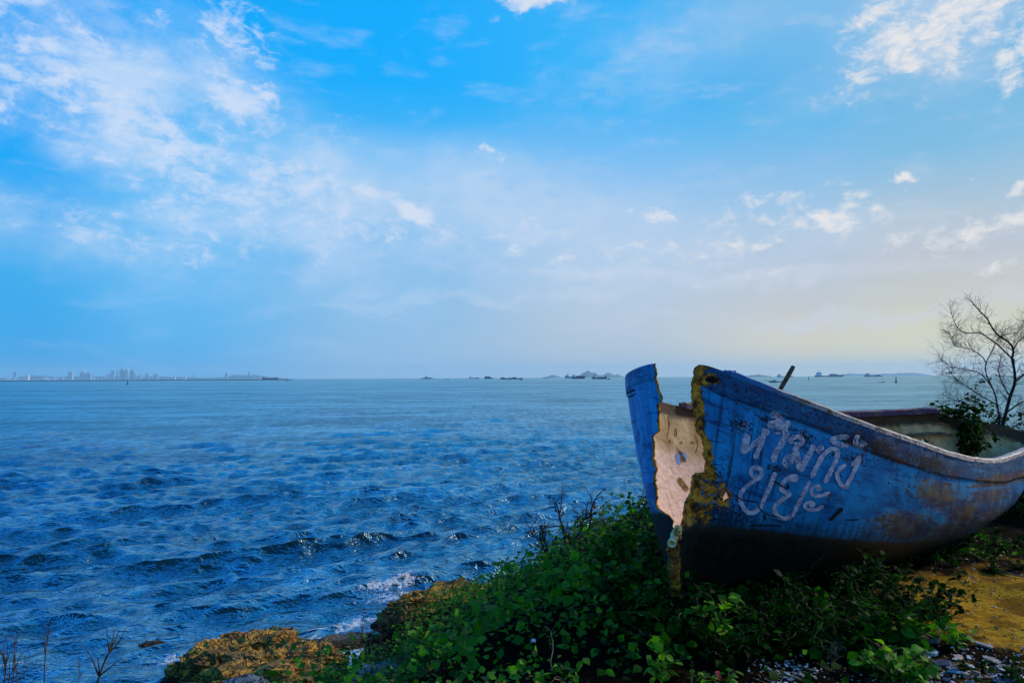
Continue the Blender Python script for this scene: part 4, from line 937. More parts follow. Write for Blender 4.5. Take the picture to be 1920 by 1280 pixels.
rk(500, 1310, .15, (.75, .45, .30), 21, 'ochre rock at the bottom edge of the photo in front of the outcrop', rz=.0, sub=6)
rk(440, 1298, .20, (.40, .34, .26), 25, 'dark pitted ochre rock low between the outcrop and the blue-grey stone', rz=.8)
p = at(458, 1312, 6.3); rock(p, (.24, .2, .17), 31, 'smooth blue-grey stone at the bottom edge below the ochre outcrop', m=m_rockg, rough=.6)
p = at(345, 1302, 6.8); rock(p, (.16, .12, .08), 33, 'small blue-grey stone at the bottom edge left of the larger one', m=m_rockg, rough=.6)
rk(815, 1150, .10, (.72, .36, .34), 41, 'ochre rock ledge behind the green vines at the shore', rz=.45, sub=6)
rk(772, 1180, .04, (.30, .26, .28), 44, 'dark ochre rock at the left of the ledge beside the white foam', rz=.5, sub=6)
rk(905, 1130, .0, (.55, .26, .24), 47, 'low ochre rock right of the ledge among dead twigs', rz=.2)
rk(1005, 1108, .0, (.8, .3, .22), 50, 'grey-brown rock at the waterline behind the dead shrub', rz=.1)
p = seapt(1116, 1040, .25); rock(p, (.30, .26, .26), 53, 'round brown boulder in the water between the dead shrub and the leafy bush', rough=.8)
rk(638, 1222, -.10, (.5, .3, .16), 57, 'low wet rock awash in the foam right of the outcrop', rz=.3)
p = at(705, 1262, 5.2); rock(p, (.17, .13, .06), 61, 'flat blue-grey slab lying at the lower edge of the vines', m=m_rockg, rough=.5, rz=.4)
p = at(672, 1276, 5.0); rock(p, (.09, .07, .05), 64, 'small blue-grey stone left of the flat slab under the vines', m=m_rockg, rough=.5)
rk(262, 1244, -.30, (.30, .16, .26), 70, 'dark submerged rock barely breaking the water left of the outcrop', rz=.2)

# ------------------------------------------------------------------ vegetation
LV = np.array([(0,0,0),(-.30,.28,.07),(0,.30,0),(.30,.28,.07),(-.34,.55,.06),(0,.6,-.02),(.34,.55,.06),(0,1.0,-.12)], dtype=float)
LF3 = np.array([(0,3,2),(0,2,1),(4,5,7),(5,6,7)]); LF4 = np.array([(1,2,5,4),(2,3,6,5)])
def basis(d, up):
    d = d/ (np.linalg.norm(d, axis=1)[:, None]+1e-9); s = np.cross(d, up); s /= np.linalg.norm(s, axis=1)[:, None]+1e-9
    n = np.cross(s, d); return s, d, n
def leaves_mesh(name, P, Dr, N, S, W, m, tone=None):
    s, d, n = basis(Dr, N); k = len(P)
    V = P[:, None]+S[:, None, None]*(LV[None, :, 0:1]*W[:, None, None]*s[:, None]+LV[None, :, 1:2]*d[:, None]+LV[None, :, 2:3]*n[:, None])
    o = (np.arange(k)*8)[:, None, None]
    tone = RS.rand(k)*.9 if tone is None else tone
    return rawmesh(name, V.reshape(-1, 3), [(LF3[None]+o).reshape(-1, 3), (LF4[None]+o).reshape(-1, 4)], m, True, {'tone': np.repeat(tone, 8)})
leafmeshes = {}
def leafmesh(m):
    if m.name not in leafmeshes:
        leafmeshes[m.name] = [rawmesh('leaf', LV*np.array([w_, 1, c_]), [LF3, LF4], m, True, {'tone': np.full(8, t_)}) for w_, c_, t_ in ((.9, 1, .05), (1.15, .5, .3), (1.0, 1.6, .5))]
    return leafmeshes[m.name]
def plant(name, label, cat, base, stems, m=m_leaf, stemm=m_stem, lsize=.05, nbig=60, group=None, side=3.0, gap=.035, droop=.4, wleaf=1.0, twr=.0035):
    """stems: list of polylines (world); leaves alternate along them; the biggest stand as their own objects"""
    base = np.array([float(v) for v in base]); t = thing(name, label, cat, base, group)
    mb = MB(); P = []; Dd = []; Nn = []; S = []
    for st, r0 in stems:
        st = np.asarray(st); L = np.concatenate([[0], np.cumsum(np.linalg.norm(np.diff(st, axis=0), axis=1))])
        mb.tube(st, np.linspace(r0, r0*.3, len(st)), 5)
        T = np.gradient(st, axis=0); T /= np.linalg.norm(T, axis=1)[:, None]+1e-9
        n = max(2, int(L[-1]/gap))
        for k in range(n):
            l = L[-1]*(.12+.88*(k+.5*RS.rand())/n)
            i = min(np.searchsorted(L, l), len(st)-1); p = st[i-1]+(st[i]-st[i-1])*((l-L[i-1])/(L[i]-L[i-1]+1e-9)) if i else st[0]
            a = RS.uniform(0, 2*math.pi); r = np.array([math.cos(a), math.sin(a), 0])
            d = r+T[i]*.5+np.array([0, 0, RS.uniform(-droop, .35)])
            for _ in range(2 if RS.rand() < .45 else 1):
                P.append(p+.01*RS.randn(3)); Dd.append(d+.35*RS.randn(3)); Nn.append(np.array([0, 0, 1.0])+.45*RS.randn(3)); S.append(lsize*RS.uniform(.55, 1.35)); d = d*np.array([-1, -1, 1])
    P = np.array(P); Dd = np.array(Dd); Nn = np.array(Nn); S = np.array(S)
    o = mb.build('stem', stemm, t, True); o['kind'] = 'stuff'
    if nbig:
        # leaves nearest the viewer stand singly
        dist = np.linalg.norm(P-CL, axis=1)/S; big = np.argsort(dist)[:min(nbig, len(P)//2)]
        msk = np.ones(len(P), bool); msk[big] = False
        s, d, n_ = basis(Dd, Nn); lm = leafmesh(m)
        for i in big:
            ob = bpy.data.objects.new('leaf', lm[RS.randint(3)]); C.objects.link(ob); ob.parent = t
            Mx = Matrix([[*(s[i]*S[i]), 0], [*(d[i]*S[i]), 0], [*(n_[i]*S[i]), 0], [0, 0, 0, 1]]).transposed()
            Mx.translation = Vector(P[i]-base); ob.matrix_local = Mx
        P, Dd, Nn, S = P[msk], Dd[msk], Nn[msk], S[msk]
    if len(P):
        o = link('foliage', leaves_mesh('foliage', P, Dd, Nn, S, np.full(len(P), wleaf)*RS.uniform(.8, 1.25, len(P)), m), t); o['kind'] = 'stuff'
    return t
def wander(p, d, L, n, wob=.25, grav=0.0):
    p = np.array(p, dtype=float); d = np.array(d, dtype=float); d /= np.linalg.norm(d); pts = [p.copy()]
    for k in range(n):
        d = d+wob*RS.randn(3)/math.sqrt(n)+np.array([0, 0, grav/n]); d /= np.linalg.norm(d); p = p+d*L/n; pts.append(p.copy())
    return np.array(pts)
def bushstems(cx, cy, rad, hgt_lo, hgt_hi, n, lean=.35, r0=.004, zoff=0.0, sx=1.0):
    out = []
    for _ in range(n):
        a = RS.uniform(0, 2*math.pi); r = rad*math.sqrt(RS.rand()); x_, y_ = cx+r*math.cos(a)*sx, cy+r*math.sin(a); z_ = hgt(x_, y_)+zoff
        L = RS.uniform(hgt_lo, hgt_hi)*(1-.45*(r/rad)**2)
        d = np.array([lean*math.cos(a)*r/rad+.15*RS.randn(), lean*math.sin(a)*r/rad+.15*RS.randn(), 1.0])
        st = wander((x_, y_, z_-.02), d, L, 9, .5, -.25); out.append((st, r0))
        for _b in range(RS.randint(2, 5)):
            i = RS.randint(3, 9); out.append((wander(st[i], st[i]-st[i-1]+.05*RS.randn(3), L*RS.uniform(.25, .5), 6, .7, -.5), r0*.6))
    return out
def gpt(px, py, off=0.0):
    """ground point seen at this pixel"""
    d = ray(px, py); t_ = np.linspace(1.5, 14, 1200); P = CL+d[None]*t_[:, None]/d[1]
    below = P[:, 2] < terr(P[:, 0], P[:, 1])+off
    return P[np.argmax(below)] if below.any() else P[-1]
def bush(name, label, px, py, Y, rad, h, n, **k):
    c = at(px, py, Y); tp = k.pop('top', None)
    if tp: h = max(.12, (at(px, tp, Y)[2]-hgt(c[0], Y))*1.02)
    lean = k.pop('lean', .45); r0 = k.pop('r0', .004); sx_ = k.pop('sx', 1.0)
    return plant(name, label, 'bush', (c[0], Y, hgt(c[0], Y)), bushstems(c[0], Y, rad, h*.6, h, n, lean, r0, 0, sx_), **k)
bush('leafy_bush', 'tall leafy green bush directly left of the broken bow', 1200, 960, 5.0, .20, .92, 26, top=935, lsize=.055, nbig=180)
bush('leafy_bush', 'leafy green bush left of and below the tallest bush by the bow', 1150, 1080, 4.7, .30, .56, 24, top=1058, lsize=.055, nbig=160)
bush('leafy_bush', 'leafy bush under the blue fragment of the bow', 1205, 1080, 4.35, .26, .62, 16, top=1000, lsize=.05, nbig=90)
bush('leafy_bush', 'rounded green bush at the foot of the dead shrub', 990, 1110, 5.0, .36, .50, 22, top=1108, lsize=.052, nbig=120)
bush('leafy_bush', 'broad-leaved vine mound rising over the ochre ledge', 860, 1150, 5.3, .50, .55, 26, top=1118, lsize=.062, nbig=140, m=m_leafy)
bush('leafy_bush', 'green bush at the left end of the vines beside the foam', 760, 1200, 5.2, .30, .45, 20, top=1172, lsize=.05, nbig=110)
bush('leafy_bush', 'low bush spilling over the blue-grey slab', 690, 1262, 5.2, .2, .34, 14, top=1232, lsize=.045, nbig=60)
bush('weed', 'leafy weed with a pale stem in the dark below the bow', 1322, 1190, 3.65, .07, .36, 7, lsize=.06, nbig=50, m=m_leafy)
bush('weed', 'sprawling weed left of the weed with the pale stem', 1225, 1240, 3.4, .12, .26, 9, lsize=.045, nbig=60, m=m_leafy)
bush('weed', 'bright small-leaved weed at the bottom edge below the bow', 1345, 1290, 3.05, .12, .16, 10, lsize=.038, nbig=60, m=m_leafy)
bush('weed', 'round-leaved weed in the dark under the middle of the hull', 1650, 1150, 3.8, .12, .30, 7, lsize=.075, nbig=40, m=m_leaf, wleaf=1.3)
bush('weed', 'bright green weed cluster among the rubble at the lower right', 1680, 1235, 3.35, .14, .20, 14, lsize=.055, nbig=90, m=m_leafy, wleaf=1.1)
bush('weed', 'small green weed at the edge of the sand', 1770, 1185, 3.75, .12, .16, 8, lsize=.045, nbig=50, m=m_leafy)
bush('weed', 'dark low weed in the lower right corner', 1900, 1255, 3.3, .22, .13, 18, lsize=.03, nbig=80, m=m_leaf_shade)
bush('weed', 'low sprig at the shaded edge of the sand', 1720, 1095, 4.3, .14, .12, 8, lsize=.04, nbig=40, m=m_leaf)
bush('leafy_bush', 'dark green bush behind the rounded stern at the right edge', 1935, 985, 6.9, .55, .75, 26, top=965, lsize=.06, nbig=110, m=m_leaf_shade)
bush('leafy_bush', 'dark green thicket beyond the stern at the foot of the bare tree', 1895, 800, 7.9, .75, 1.05, 70, top=722, lsize=.05, nbig=100, m=m_leaf_shade)
bush('leafy_bush', 'dark bush beyond the boat, right of the thicket', 1975, 820, 7.6, .6, 1.15, 40, top=720, lsize=.055, nbig=60, m=m_leaf_shade)

bush('leafy_bush', 'black-green low bush in the shade under the rounded stern', 1885, 1020, 5.9, .45, .4, 22, top=985, lsize=.045, nbig=80, m=m_leaf_shade)
bush('weed', 'straggling dark weed under the rear of the hull at the top of the sand', 1790, 1050, 5.2, .40, .25, 20, top=1022, lsize=.04, nbig=70, m=m_leaf_shade)
for i, (a_, b_, tp_) in enumerate([(1300,3.75,1072),(1390,3.72,1062),(1475,3.72,1056),(1560,3.8,1040),(1635,3.95,1022),(1700,4.15,1020)]):  # weeds coloured near black, the hull's shade put into their leaves
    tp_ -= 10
    bush('weed', ['dark weed at the foot of the bow', 'dark weed below the left half of the lettering', 'dark weed below the right half of the lettering', 'dark weed under the middle of the hull', 'dark sprigs touching the hull bottom right of the lettering', 'dark sprigs touching the hull bottom above the sand'][i], a_, 1100, b_, .24, .3, 16, top=tp_, lsize=.045, nbig=50, m=m_leaf_shade, group='dark weeds along the foot of the hull')
# creeper hanging over the far side of the boat
stems = []
for _ in range(26):
    p = at(RS.uniform(1768, 1832), RS.uniform(775, 792), 6.36); d = np.array([RS.uniform(-.3, .3), -.25, RS.uniform(.1, .9)])
    stems.append((wander(p, d, RS.uniform(.12, .30), 7, .6, -1.4), .004))
for _ in range(30):
    p = at(RS.uniform(1800, 1836), RS.uniform(785, 800), 6.38); d = np.array([RS.uniform(-.25, .05), -.25, RS.uniform(-.6, .1)])
    stems.append((wander(p, d, RS.uniform(.2, .42), 8, .4, -1.5), .004))
for _ in range(22):
    p = at(RS.uniform(1768, 1810), RS.uniform(772, 784), 6.5); d = np.array([RS.uniform(-1.4, -.4), -.05, RS.uniform(-.1, .35)])
    stems.append((wander(p, d, RS.uniform(.12, .34), 7, .4, -.2), .004))
plant('creeper', 'green creeper climbing over the far side into the boat', 'plant', at(1810, 790, 6.45), stems, m=m_leaf_shade, lsize=.048, nbig=120, gap=.028)

# leaf cover of the bank
n = 60000
x_ = RS.uniform(-3.2, 4.2, n); y_ = RS.uniform(2.4, 9.5, n); s_ = edge_dist(x_, y_)
z_ = terr(x_, y_); P = np.stack([x_, y_, z_], -1); X, Y = proj(P)
den = np.clip(.62+1.5*fbm(P*np.array([2.2, 2.2, 0]), 3, 7), .06, 1)
den *= np.clip((s_+3.55)/.7+.5*vnoise(P*2, 3), 0, 1)                  # stops at the rocks
den *= np.where(X > 1330, np.clip(1-(X-1330)/500, .05, 1)*.75, 1)
den *= np.where((X > 1700) & (Y > 1030), .04, 1)*np.where((x_ > 3.6) | (Y < 900) & (X > 1260), .25, 1)
den *= np.where((Y > 1225) & (X > 1380), .35, 1)
den = np.maximum(den, np.where((X > 1250) & (X < 1720) & (Y > 1020) & (Y < 1225), .75*np.clip((1760-X)/200, 0, 1), 0))
den = np.maximum(den, np.where((X > 1700) & (Y < 1050) & (Y > 930) & (x_ < 5.2), .6, 0))
den *= np.clip((X-(632+(1280-Y)*1.05+25*vnoise(P*2.5, 2)))/25, 0, 1)
keep = (RS.rand(n) < den) & (X > 450) & (X < 2000) & (z_ > .28)
P = P[keep]; s_ = s_[keep]; k = len(P)
lift = RS.rand(k)**1.3*np.clip(.08+.34*np.clip(fbm(P*np.array([2.2, 2.2, 0]), 3, 7)+.2, 0, 1.2), .03, .42)
Xk, Yk = proj(P); lift *= np.where(Xk > 1300, .5, 1)
P[:, 2] += lift
D_ = RS.randn(k, 3); D_[:, 2] = D_[:, 2]*.35-.1; N_ = np.array([0, -.35, 1.0])+.5*RS.randn(k, 3)
S_ = (.018+.045*RS.rand(k)**1.6)*(1+.5*np.clip(fbm(P*.9, 2, 5), -.4, 1))
tone = np.clip(.42+.35*fbm(P*1.6, 3, 8)+.22*RS.randn(k), 0, .93)
dk = ((P[:, 0]-.7+.55*vnoise(P*1.4, 4)) > (P[:, 1]-4.6)*.25) & (RS.rand(k) < .86)  # leaves by the hull take the colour with shade in it
for sel, mm, lab in ((~dk, m_leaf, 'dense green vines and leaves covering the bank left of the boat'), (dk, m_leaf_shade, 'leaves coloured dark as deep shade in front of and under the hull')):
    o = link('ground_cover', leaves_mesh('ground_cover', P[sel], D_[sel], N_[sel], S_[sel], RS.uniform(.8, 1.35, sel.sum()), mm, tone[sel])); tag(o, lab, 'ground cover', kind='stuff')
# thin runners and fallen stalks through the cover
mb = MB()
for i in RS.choice(k, 420):
    p = P[i]; mb.tube(wander(p-[0, 0, .02], (RS.randn(), RS.randn(), .35), RS.uniform(.1, .34), 6, .8, -.4), np.linspace(.0028, .001, 7), 4, False)
o = mb.build('vine_stems', m_stem, None, True); tag(o, 'thin stalks running through the leaves of the bank', 'ground cover', kind='stuff')

# dead shrubs and bare tree
def grow(mb, p, d, L, r, depth, spread=.7, wob=.5, grav=.0, nb=(2, 4), shrink=(.5, .8), seg=7, k=5, flat=None):
    st = wander(p, d, L, seg, wob, grav)
    mb.tube(st, np.linspace(r, r*.55 if depth else r*.3, len(st)), k if r > .004 else 3, False)
    if depth <= 0: return
    for _ in range(RS.randint(*nb)):
        i = RS.randint(2, len(st)); T = st[i]-st[i-1]; T /= np.linalg.norm(T)
        v = RS.randn(3)
        if flat is not None: v = v*flat
        v -= T*(v@T); v /= np.linalg.norm(v)+1e-9
        grow(mb, st[i], T*(1-spread*.4)+v*spread*RS.uniform(.6, 1.3), L*RS.uniform(*shrink), r*(1-.5*i/len(st))*.62, depth-1, spread, wob, grav, nb, shrink, seg, k, flat)
def deadshrub(px, py, Y, tips, label, depth=3, r=.007, name='dead_shrub', m=m_twig, bits=40):
    b = at(px, py, Y); b[2] = min(b[2], hgt(b[0], Y)+.02); t = thing(name, label, 'shrub', b)
    mb = MB(); allp = []
    for tx, ty, dy in tips:
        e = at(tx, ty, Y+dy); L = np.linalg.norm(e-b); mid = (e+b)/2+RS.randn(3)*L*.06
        st = catmull(np.array([b, mid, e]), [0, .5, 1], 12); st += .012*RS.randn(*st.shape)*np.linspace(0, 1, 12)[:, None]
        mb.tube(st, np.linspace(r, r*.3, 12), 5)
        for i in range(3, 12):
            for _ in range(RS.randint(1, 4)):
                v = RS.randn(3); T = (e-b)/L; v -= T*(v@T)*.6; grow(mb, st[i], v+T*.9, L*RS.uniform(.12, .30), r*.42, depth-2, .8, .6, 0, (1, 4), (.4, .7), 5, 4)
        allp += list(st[4:])
    o = mb.build('branch', m, t, True); o['kind'] = 'stuff'
    allp = np.array(allp)
    if bits:
        i = RS.choice(len(allp), bits); Pp = allp[i]+.03*RS.randn(bits, 3)
        o = link('withered_leaves', leaves_mesh('withered_leaves', Pp, RS.randn(bits, 3)-[0, 0, .8], RS.randn(bits, 3), RS.uniform(.012, .03, bits), np.full(bits, .7), m_twig), t); o['kind'] = 'stuff'
deadshrub(1072, 1120, 5.4, [(1040,938,.1),(1012,985,0),(1098,960,.15),(1115,930,.2),(1000,1000,-.1),(1060,1000,0),(1090,1010,0)], 'tall dead brown shrub sticking up against the water left of the bow', 3, .014, bits=260)
deadshrub(1140, 1040, 5.5, [(1108,935,.1),(1125,965,0),(1150,985,0)], 'thin bare stalks between the dead shrub and the leafy bush', 3, .004, bits=20)
deadshrub(1010, 1150, 5.2, [(985,1060,.1),(965,1078,0),(1000,1070,.1),(1020,1085,0)], 'dark dead twigs over the low bush left of the tall dead shrub', 3, .005, bits=40)
deadshrub(700, 1230, 5.6, [(682,1150,0),(690,1135,.1),(712,1165,0),(735,1160,.1)], 'thin dark twigs at the left end of the vines against the foam', 3, .004, bits=20)
deadshrub(930, 1150, 5.6, [(900,1090,0),(920,1100,.1),(950,1085,0),(880,1105,0)], 'dark twig tangle above the low ochre rock', 3, .004, bits=30)
deadshrub(1228, 990, 4.6, [(1178,905,.3),(1205,918,.2),(1212,900,.1)], 'two long thin twigs curving up beside the bow fragment', 2, .0028, bits=6)
deadshrub(770, 1190, 5.9, [(740,1115,0),(765,1120,.1),(800,1120,.1)], 'sparse dark twigs in front of the ochre ledge', 3, .0035, bits=20)
# bare tree
TB = at(1868, 806, 7.5); TB[2] = hgt(TB[0], 7.5)
tree = thing('bare_tree', 'leafless dark tree with fine curving twigs behind the stern', 'tree', TB)
limbs = [([(1866,830),(1862,790),(1858,755),(1850,725),(1838,700),(1836,678),(1845,660)], .024, 0),
 ([(1866,800),(1874,770),(1882,740),(1891,712),(1890,690),(1886,668),(1888,650),(1878,636),(1860,625),(1848,610),(1838,592),(1822,576),(1811,562)], .028, .1),
 ([(1890,672),(1872,655),(1856,640),(1842,630),(1825,620),(1800,620),(1782,608),(1770,578)], .014, -.1),
 ([(1891,712),(1905,700),(1920,690),(1945,672),(1965,650)], .017, .2),([(1888,650),(1898,635),(1912,625),(1930,612),(1950,590)], .012, .3),
 ([(1850,725),(1836,706),(1822,694),(1795,688),(1772,684),(1750,668)], .011, -.2),([(1858,755),(1835,742),(1812,728),(1788,712),(1775,700),(1768,695)], .010, -.2),
 ([(1862,790),(1842,772),(1822,752),(1800,745),(1775,745),(1755,735)], .011, -.3),([(1838,678),(1830,665),(1816,655),(1800,648),(1780,645),(1768,620)], .009, 0),
 ([(1845,660),(1862,628),(1880,622),(1895,618),(1912,604),(1920,590)], .008, .2),([(1874,770),(1900,752),(1920,745),(1950,730)], .014, .2),([(1882,740),(1868,715),(1860,690),(1866,665)], .011, .2),
 ([(1866,830),(1885,800),(1905,788),(1930,780)], .012, .1)]
tr = MB(); bnum = 0
for pts, r, dy in limbs:
    r *= .68
    K_ = np.array([at(a+12, b+4, 7.5+dy*(i/(len(pts)-1))*2) for i, (a, b) in enumerate(pts)])
    if bnum == 0: K_[0] = TB
    L = np.concatenate([[0], np.cumsum(np.linalg.norm(np.diff(K_, axis=0), axis=1))]); st = catmull(K_, L, 26)
    mb = MB(); mb.tube(st, np.linspace(r, r*.28, 26), 6, False)
    for i in range(5, 26):
        for _ in range(RS.randint(2, 5)):
            T = st[min(i+1, 25)]-st[i-1]; T /= np.linalg.norm(T); v = RS.randn(3)*np.array([1, .5, 1]); v -= T*(v@T); v /= np.linalg.norm(v)
            grow(mb, st[i], T*.7+v*.8+[0, 0, .15], RS.uniform(.07, .22), max(.0018, r*.24*(1-.5*i/26)), 2, .75, .6, .05, (2, 4), (.45, .75), 6, 4)
    o = mb.build('trunk' if bnum < 2 else 'limb', m_bark, tree, True); bnum += 1
# grass stalks lower left
for i, (px, top, lean_, r) in enumerate([(88,1160,6,.0035),(198,1182,22,.006),(26,1186,-2,.003),(8,1235,2,.004),(20,1248,12,.0035),(30,1222,-4,.0022),(150,1262,2,.0025),(42,1258,8,.002)]):
    Yg = 2.3; a_ = at(px-lean_, 1330, Yg); b_ = at(px+lean_, top, Yg+.1); mb = MB()
    g0 = np.array([a_[0]-(b_-a_)[0]*.25, Yg, hgt(a_[0], Yg)-.02])
    st = catmull(np.array([g0, a_, b_]), [0, .4, 1], 20); st[:, 0] += .004*np.sin(np.linspace(0, 7, 20)+i)
    mb.tube(st, np.linspace(r, r*.2, 20), 5)
    for _ in range(3 if r < .004 else 8):
        j = RS.randint(12, 20); mb.tube(wander(st[j-1], (RS.uniform(-.4, .7), .1, 1), .05+.09*RS.rand(), 5, .3), np.linspace(r*.5, r*.1, 6), 4, False)
    tag(mb.build('grass_stalk', m_twig, None, True), ['tallest thin dark grass stalk over the water at lower left', 'thick leaning dark stalk right of the other stalks at lower left', 'short straight stalk second in from the left edge', 'stubby stalk at the very left edge', 'leaning stalk beside the stubby one at the left edge', 'hair-thin stalk between the left edge and the tallest stalk', 'short stalk tip between the tallest and the thick leaning stalk', 'faint short stalk just left of the tallest one'][i], 'grass', 'dark grass stalks at the lower left')

# ------------------------------------------------------------------ litter and rubble at lower right
def sh_mat(n, a, b): return simple(n, a, b, 30, .6, .4, .004)
m_sw = sh_mat('white_glazed_shard', (.36, .37, .40), (.60, .62, .68)); m_sg = sh_mat('grey_shard', (.12, .11, .11), (.27, .25, .25)); m_st = sh_mat('tan_shard', (.26, .19, .12), (.46, .38, .28)); m_sd = sh_mat('dark_shard', (.04, .045, .07), (.10, .11, .15))
def shard(px, py, size, m, label, group):
    p = gpt(px, py); k = RS.randint(4, 7); an = np.sort(RS.uniform(0, 2*math.pi, k)); 
    an = np.linspace(0, 2*math.pi, k, endpoint=False)+RS.uniform(-.45, .45, k)
    r = size*RS.uniform(.6, 1.1, k); el_ = RS.uniform(.55, 1.0); xy = np.stack([r*np.cos(an), r*np.sin(an)*el_], -1); th_ = RS.uniform(.004, .012)
    a = RS.uniform(0, 6.28); xy = xy @ np.array([[math.cos(a), math.sin(a)], [-math.sin(a), math.cos(a)]])
    V = np.concatenate([np.c_[xy, np.zeros(k)], np.c_[xy*.97, np.full(k, th_)]])
    Rm = np.array(Matrix.Rotation(RS.uniform(-.35, .35), 3, 'X') @ Matrix.Rotation(RS.uniform(-.35, .35), 3, 'Y')); V = V @ Rm.T
    mb = MB(); mb.add(V, [tuple(range(k))[::-1], tuple(range(k, 2*k))]+[(i, (i+1) % k, k+(i+1) % k, k+i) for i in range(k)])
    o = mb.build('tile_shard', m); o.location = (float(p[0]), float(p[1]), hgt(p[0], p[1])+.008)
    tag(o, label, 'shard', group)
RS = np.random.RandomState(5)
special = [(1750,1228,.040,m_sw,'bright white triangular shard beside the bright green weed cluster'),(1791,1265,.034,m_sw,'bright white shard with a rounded edge near the bottom right'),(1820,1255,.030,m_sw,'white shard right of the rounded white one'),(1695,1212,.030,m_sw,'white crumpled shard above the bright green weed cluster'),
 (1752,1205,.050,m_sd,'dark bluish shard at the edge of the vines above the rubble'),(1845,1215,.055,m_sg,'grey shard at the foot of the sand patch'),(1775,1180,.040,m_sg,'rounded grey stone shard beside the small weed'),(1740,1262,.060,m_sg,'large grey slab shard at the bottom right of the weed cluster'),(1860,1240,.060,m_sg,'long grey slab shard in the middle of the rubble'),(1768,1248,.050,m_sd,'dark blue shard under the white triangular one')]
for a in special: shard(*a[:4], a[4], 'tile shards scattered at the lower right')
kinds = [(m_sw, 'small white shard lying in the rubble at lower right', 'small white shards in the rubble'), (m_sg, 'small grey shard lying in the rubble at lower right', 'small grey shards in the rubble'), (m_st, 'small tan shard lying in the rubble at lower right', 'small tan shards in the rubble'), (m_sd, 'small dark shard lying in the rubble at lower right', 'small dark shards in the rubble')]
def rubpos():
    for _ in range(40):
        px, py = RS.uniform(1690, 1935), RS.uniform(1205, 1285)
        if (px-1690)*.12+(py-1215) > 0 and py > 1285-70*RS.rand(): return px, py
    return px, py
SHL = []
for i in range(24):
    px, py = rubpos(); kd = kinds[i % 4]; shard(px, py, RS.uniform(.022, .034), kd[0], kd[1], kd[2])
shbits = {0: MB(), 1: MB(), 2: MB(), 3: MB()}
for i in range(330):
    px, py = rubpos() if i < 230 else (RS.normal(1478, 34), min(1284, RS.normal(1264, 15))); p = gpt(px, py); k = RS.randint(4, 6); an = np.linspace(0, 6.28, k, endpoint=False)+RS.uniform(-.4, .4, k); r = (.004+.015*RS.rand()**2)*RS.uniform(.5, 1.2, k)
    q_ = RS.uniform(.35, 1); fi_ = RS.uniform(0, 6.28)
    V = np.concatenate([np.c_[r*np.cos(an), r*np.sin(an)*q_, np.zeros(k)], np.c_[r*np.cos(an), r*np.sin(an)*q_, np.full(k, .004)]])
    Rm = np.array(Matrix.Rotation(RS.uniform(-.4, .4), 3, 'X') @ Matrix.Rotation(RS.uniform(-.4, .4), 3, 'Y')); V = V @ np.array([[math.cos(fi_), math.sin(fi_), 0], [-math.sin(fi_), math.cos(fi_), 0], [0, 0, 1]]) @ Rm.T+[p[0], p[1], hgt(p[0], p[1])+.007]
    shbits[RS.choice(4, p=[.22, .38, .26, .14] if i < 230 else [.3, .35, .2, .15])].add(V, [tuple(range(k))[::-1], tuple(range(k, 2*k))]+[(a, (a+1) % k, k+(a+1) % k, k+a) for a in range(k)])
for q, nm_ in enumerate(('white', 'grey', 'tan', 'dark')): tag(shbits[q].build('rubble', kinds[q][0]), 'tiny %s chips strewn through the rubble at the bottom right' % nm_, 'rubble', kind='stuff')
# loose gravel
V, Fc = ICO[2]; n = 5200; Vs = []; keepn = 0; px = RS.uniform(1380, 1960, n*2); 
gx_ = RS.uniform(.9, 5.2, n*3); gy_ = RS.uniform(2.8, 6.2, n*3); gz_ = terr(gx_, gy_); X, Y = proj(np.stack([gx_, gy_, gz_], -1))
ok = (X > 1400) & (X < 2050) & ((Y > 1205) & (X > 1640) | (Y > 1235) | ((X > 1745) & (Y > 1045) & (RS.rand(n*3) < .30)))
gx_, gy_, gz_ = gx_[ok][:n], gy_[ok][:n], gz_[ok][:n]; m_ = len(gx_)
oct_ = np.array([(1,0,0),(-1,0,0),(0,1,0),(0,-1,0),(0,0,1),(0,0,-1)], dtype=float); of = np.array([(0,2,4),(2,1,4),(1,3,4),(3,0,4),(2,0,5),(1,2,5),(3,1,5),(0,3,5)])
sc = (RS.rand(m_)**2.5*.009+.0025)[:, None, None]; Vg = oct_[None]*(.6+.8*RS.rand(m_, 6, 1))*sc*np.array([1, 1, .6])+np.stack([gx_, gy_, gz_+.001], -1)[:, None]
m_grav, nt = mat('gravel'); t_ = attr(nt, 'tone'); outp(nt, principled(nt, ramp(nt, t_, [(0, (.05, .035, .015)), (.4, (.20, .13, .04)), (.7, (.34, .27, .18)), (.9, (.55, .50, .45))]), .85))
o = link('gravel', rawmesh('gravel', Vg.reshape(-1, 3), (of[None]+(np.arange(m_)*6)[:, None, None]).reshape(-1, 3), m_grav, False, {'tone': np.repeat(RS.rand(m_), 6)})); tag(o, 'fine gravel and grit strewn over the yellow sand', 'gravel', kind='stuff')
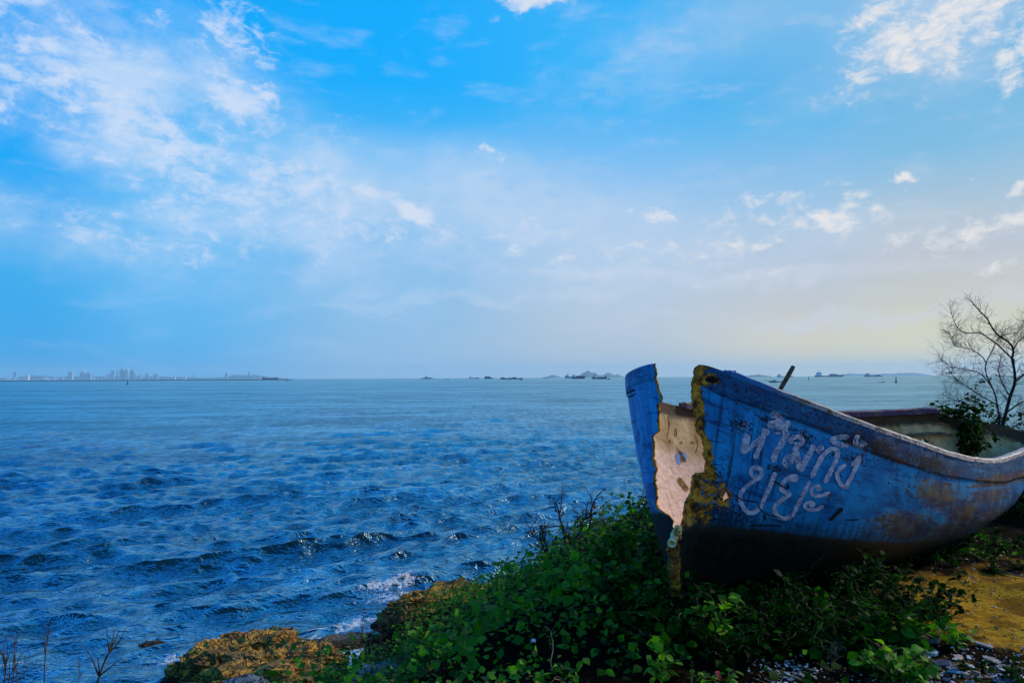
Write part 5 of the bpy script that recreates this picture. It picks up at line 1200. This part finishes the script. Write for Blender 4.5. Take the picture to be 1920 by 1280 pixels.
# sticks, a husk, a bottle
def stick(p0, p1, r, label, m=m_dry, cat='stick'):
    a_, b_ = gpt(*p0), gpt(*p1); a_[2] += r; b_[2] += r*1.5; st = np.linspace(a_, b_, 12); st[:, 2] = np.maximum(st[:, 2], terr(st[:, 0], st[:, 1])+r); st += .006*np.stack([vnoise(st*9, 2), vnoise(st*9, 3), 0*st[:, 0]], -1)
    mb = MB(); mb.tube(st, np.linspace(r, r*.6, 12), 6); tag(mb.build('dry_stick', m, None, True), label, cat)
stick((1868,1070), (1925,1086), .008, 'pale dry stick at the right edge of the sand'); stick((1722,1136), (1738,1143), .004, 'short straight twig left of the sand patch'); stick((1812,1092), (1818,1080), .004, 'small dry twig at the shaded top of the sand')
stick((1775,1088), (1783,1084), .004, 'thin curved twig at the shaded upper left of the sand'); stick((1800,1272), (1832,1252), .005, 'thin twig lying across the rubble near the bottom right'); stick((1484,1270), (1512,1281), .006, 'pale straw near the bottom edge left of the rubble'); stick((1865,1052),(1866,1066),.006,'upright dry stub under the stern'); stick((1850,1040),(1872,1050),.006,'dry twig lying by the upright stub under the stern')
p = gpt(1668, 1262); mb = MB(); st = np.array([p+[-.05, .03, .03], p+[0, 0, .04], p+[.06, -.04, .03]]); mb.tube(catmull(st, [0, .5, 1], 10), [.008, .018, .022, .024, .024, .023, .021, .018, .013, .006], 8)
tag(mb.build('driftwood', simple('ochre_driftwood', (.16, .07, .01), (.36, .18, .03), 20), None, True), 'chunk of ochre driftwood below the bright green weed cluster', 'driftwood')
p = gpt(1562, 1235); mb = MB()
for i in range(46):
    A_ = RS.randn(3); A_ /= np.linalg.norm(A_); B_ = np.cross(A_, RS.randn(3)); B_ /= np.linalg.norm(B_); r = .02+.03*RS.rand(); ths = np.linspace(0, RS.uniform(1.2, 3.4), 9)[:, None]
    q_ = p+np.array([0, 0, .035])+.018*RS.randn(3)+r*(np.cos(ths)*A_+np.sin(ths)*B_)*np.array([1, 1, .7]); mb.tube(q_, .0013, 4, False)
o = mb.build('dry_root_ball', m_dry, None, True); tag(o, 'tangled ball of dry brown roots near the bottom edge', 'root ball', kind='stuff')
p = gpt(1345, 1277); mb = MB(); mb.box(p+[0, 0, .03], (.035, .02, .03), .5, (.6, .5)); tag(mb.build('red_wrapper', simple('red_plastic', (.45, .04, .04), (.65, .10, .08), 30, .4)), 'crumpled red wrapper at the bottom edge below the bow', 'wrapper')
p = gpt(1245, 1212); rock(p+[0, 0, .04], (.035, .02, .02), 83, 'small ochre stone lying in the dark leaves below the bow', sub=3)
p = gpt(1000, 1246)+[0, 0, .12]; rock(p, (.011, .008, .008), 87, 'scrap of white litter caught in the leaves left of centre', m=m_sw, sub=3, name='litter_scrap', cat='litter')

# ------------------------------------------------------------------ the air
m_haze, nt = mat('haze')
vol = node(nt, 'ShaderNodeVolumePrincipled', {'Color': (.50, .80, .95, 1), 'Density': 7.5e-5, 'Anisotropy': .1})
node(nt, 'ShaderNodeOutputMaterial', {'Volume': vol.outputs[0]})
mb = MB(); mb.box((0, 0, 123.5), (32000, 32000, 273)); o = mb.build('haze', m_haze); tag(o, 'thin pale sea haze', 'haze', kind='stuff')
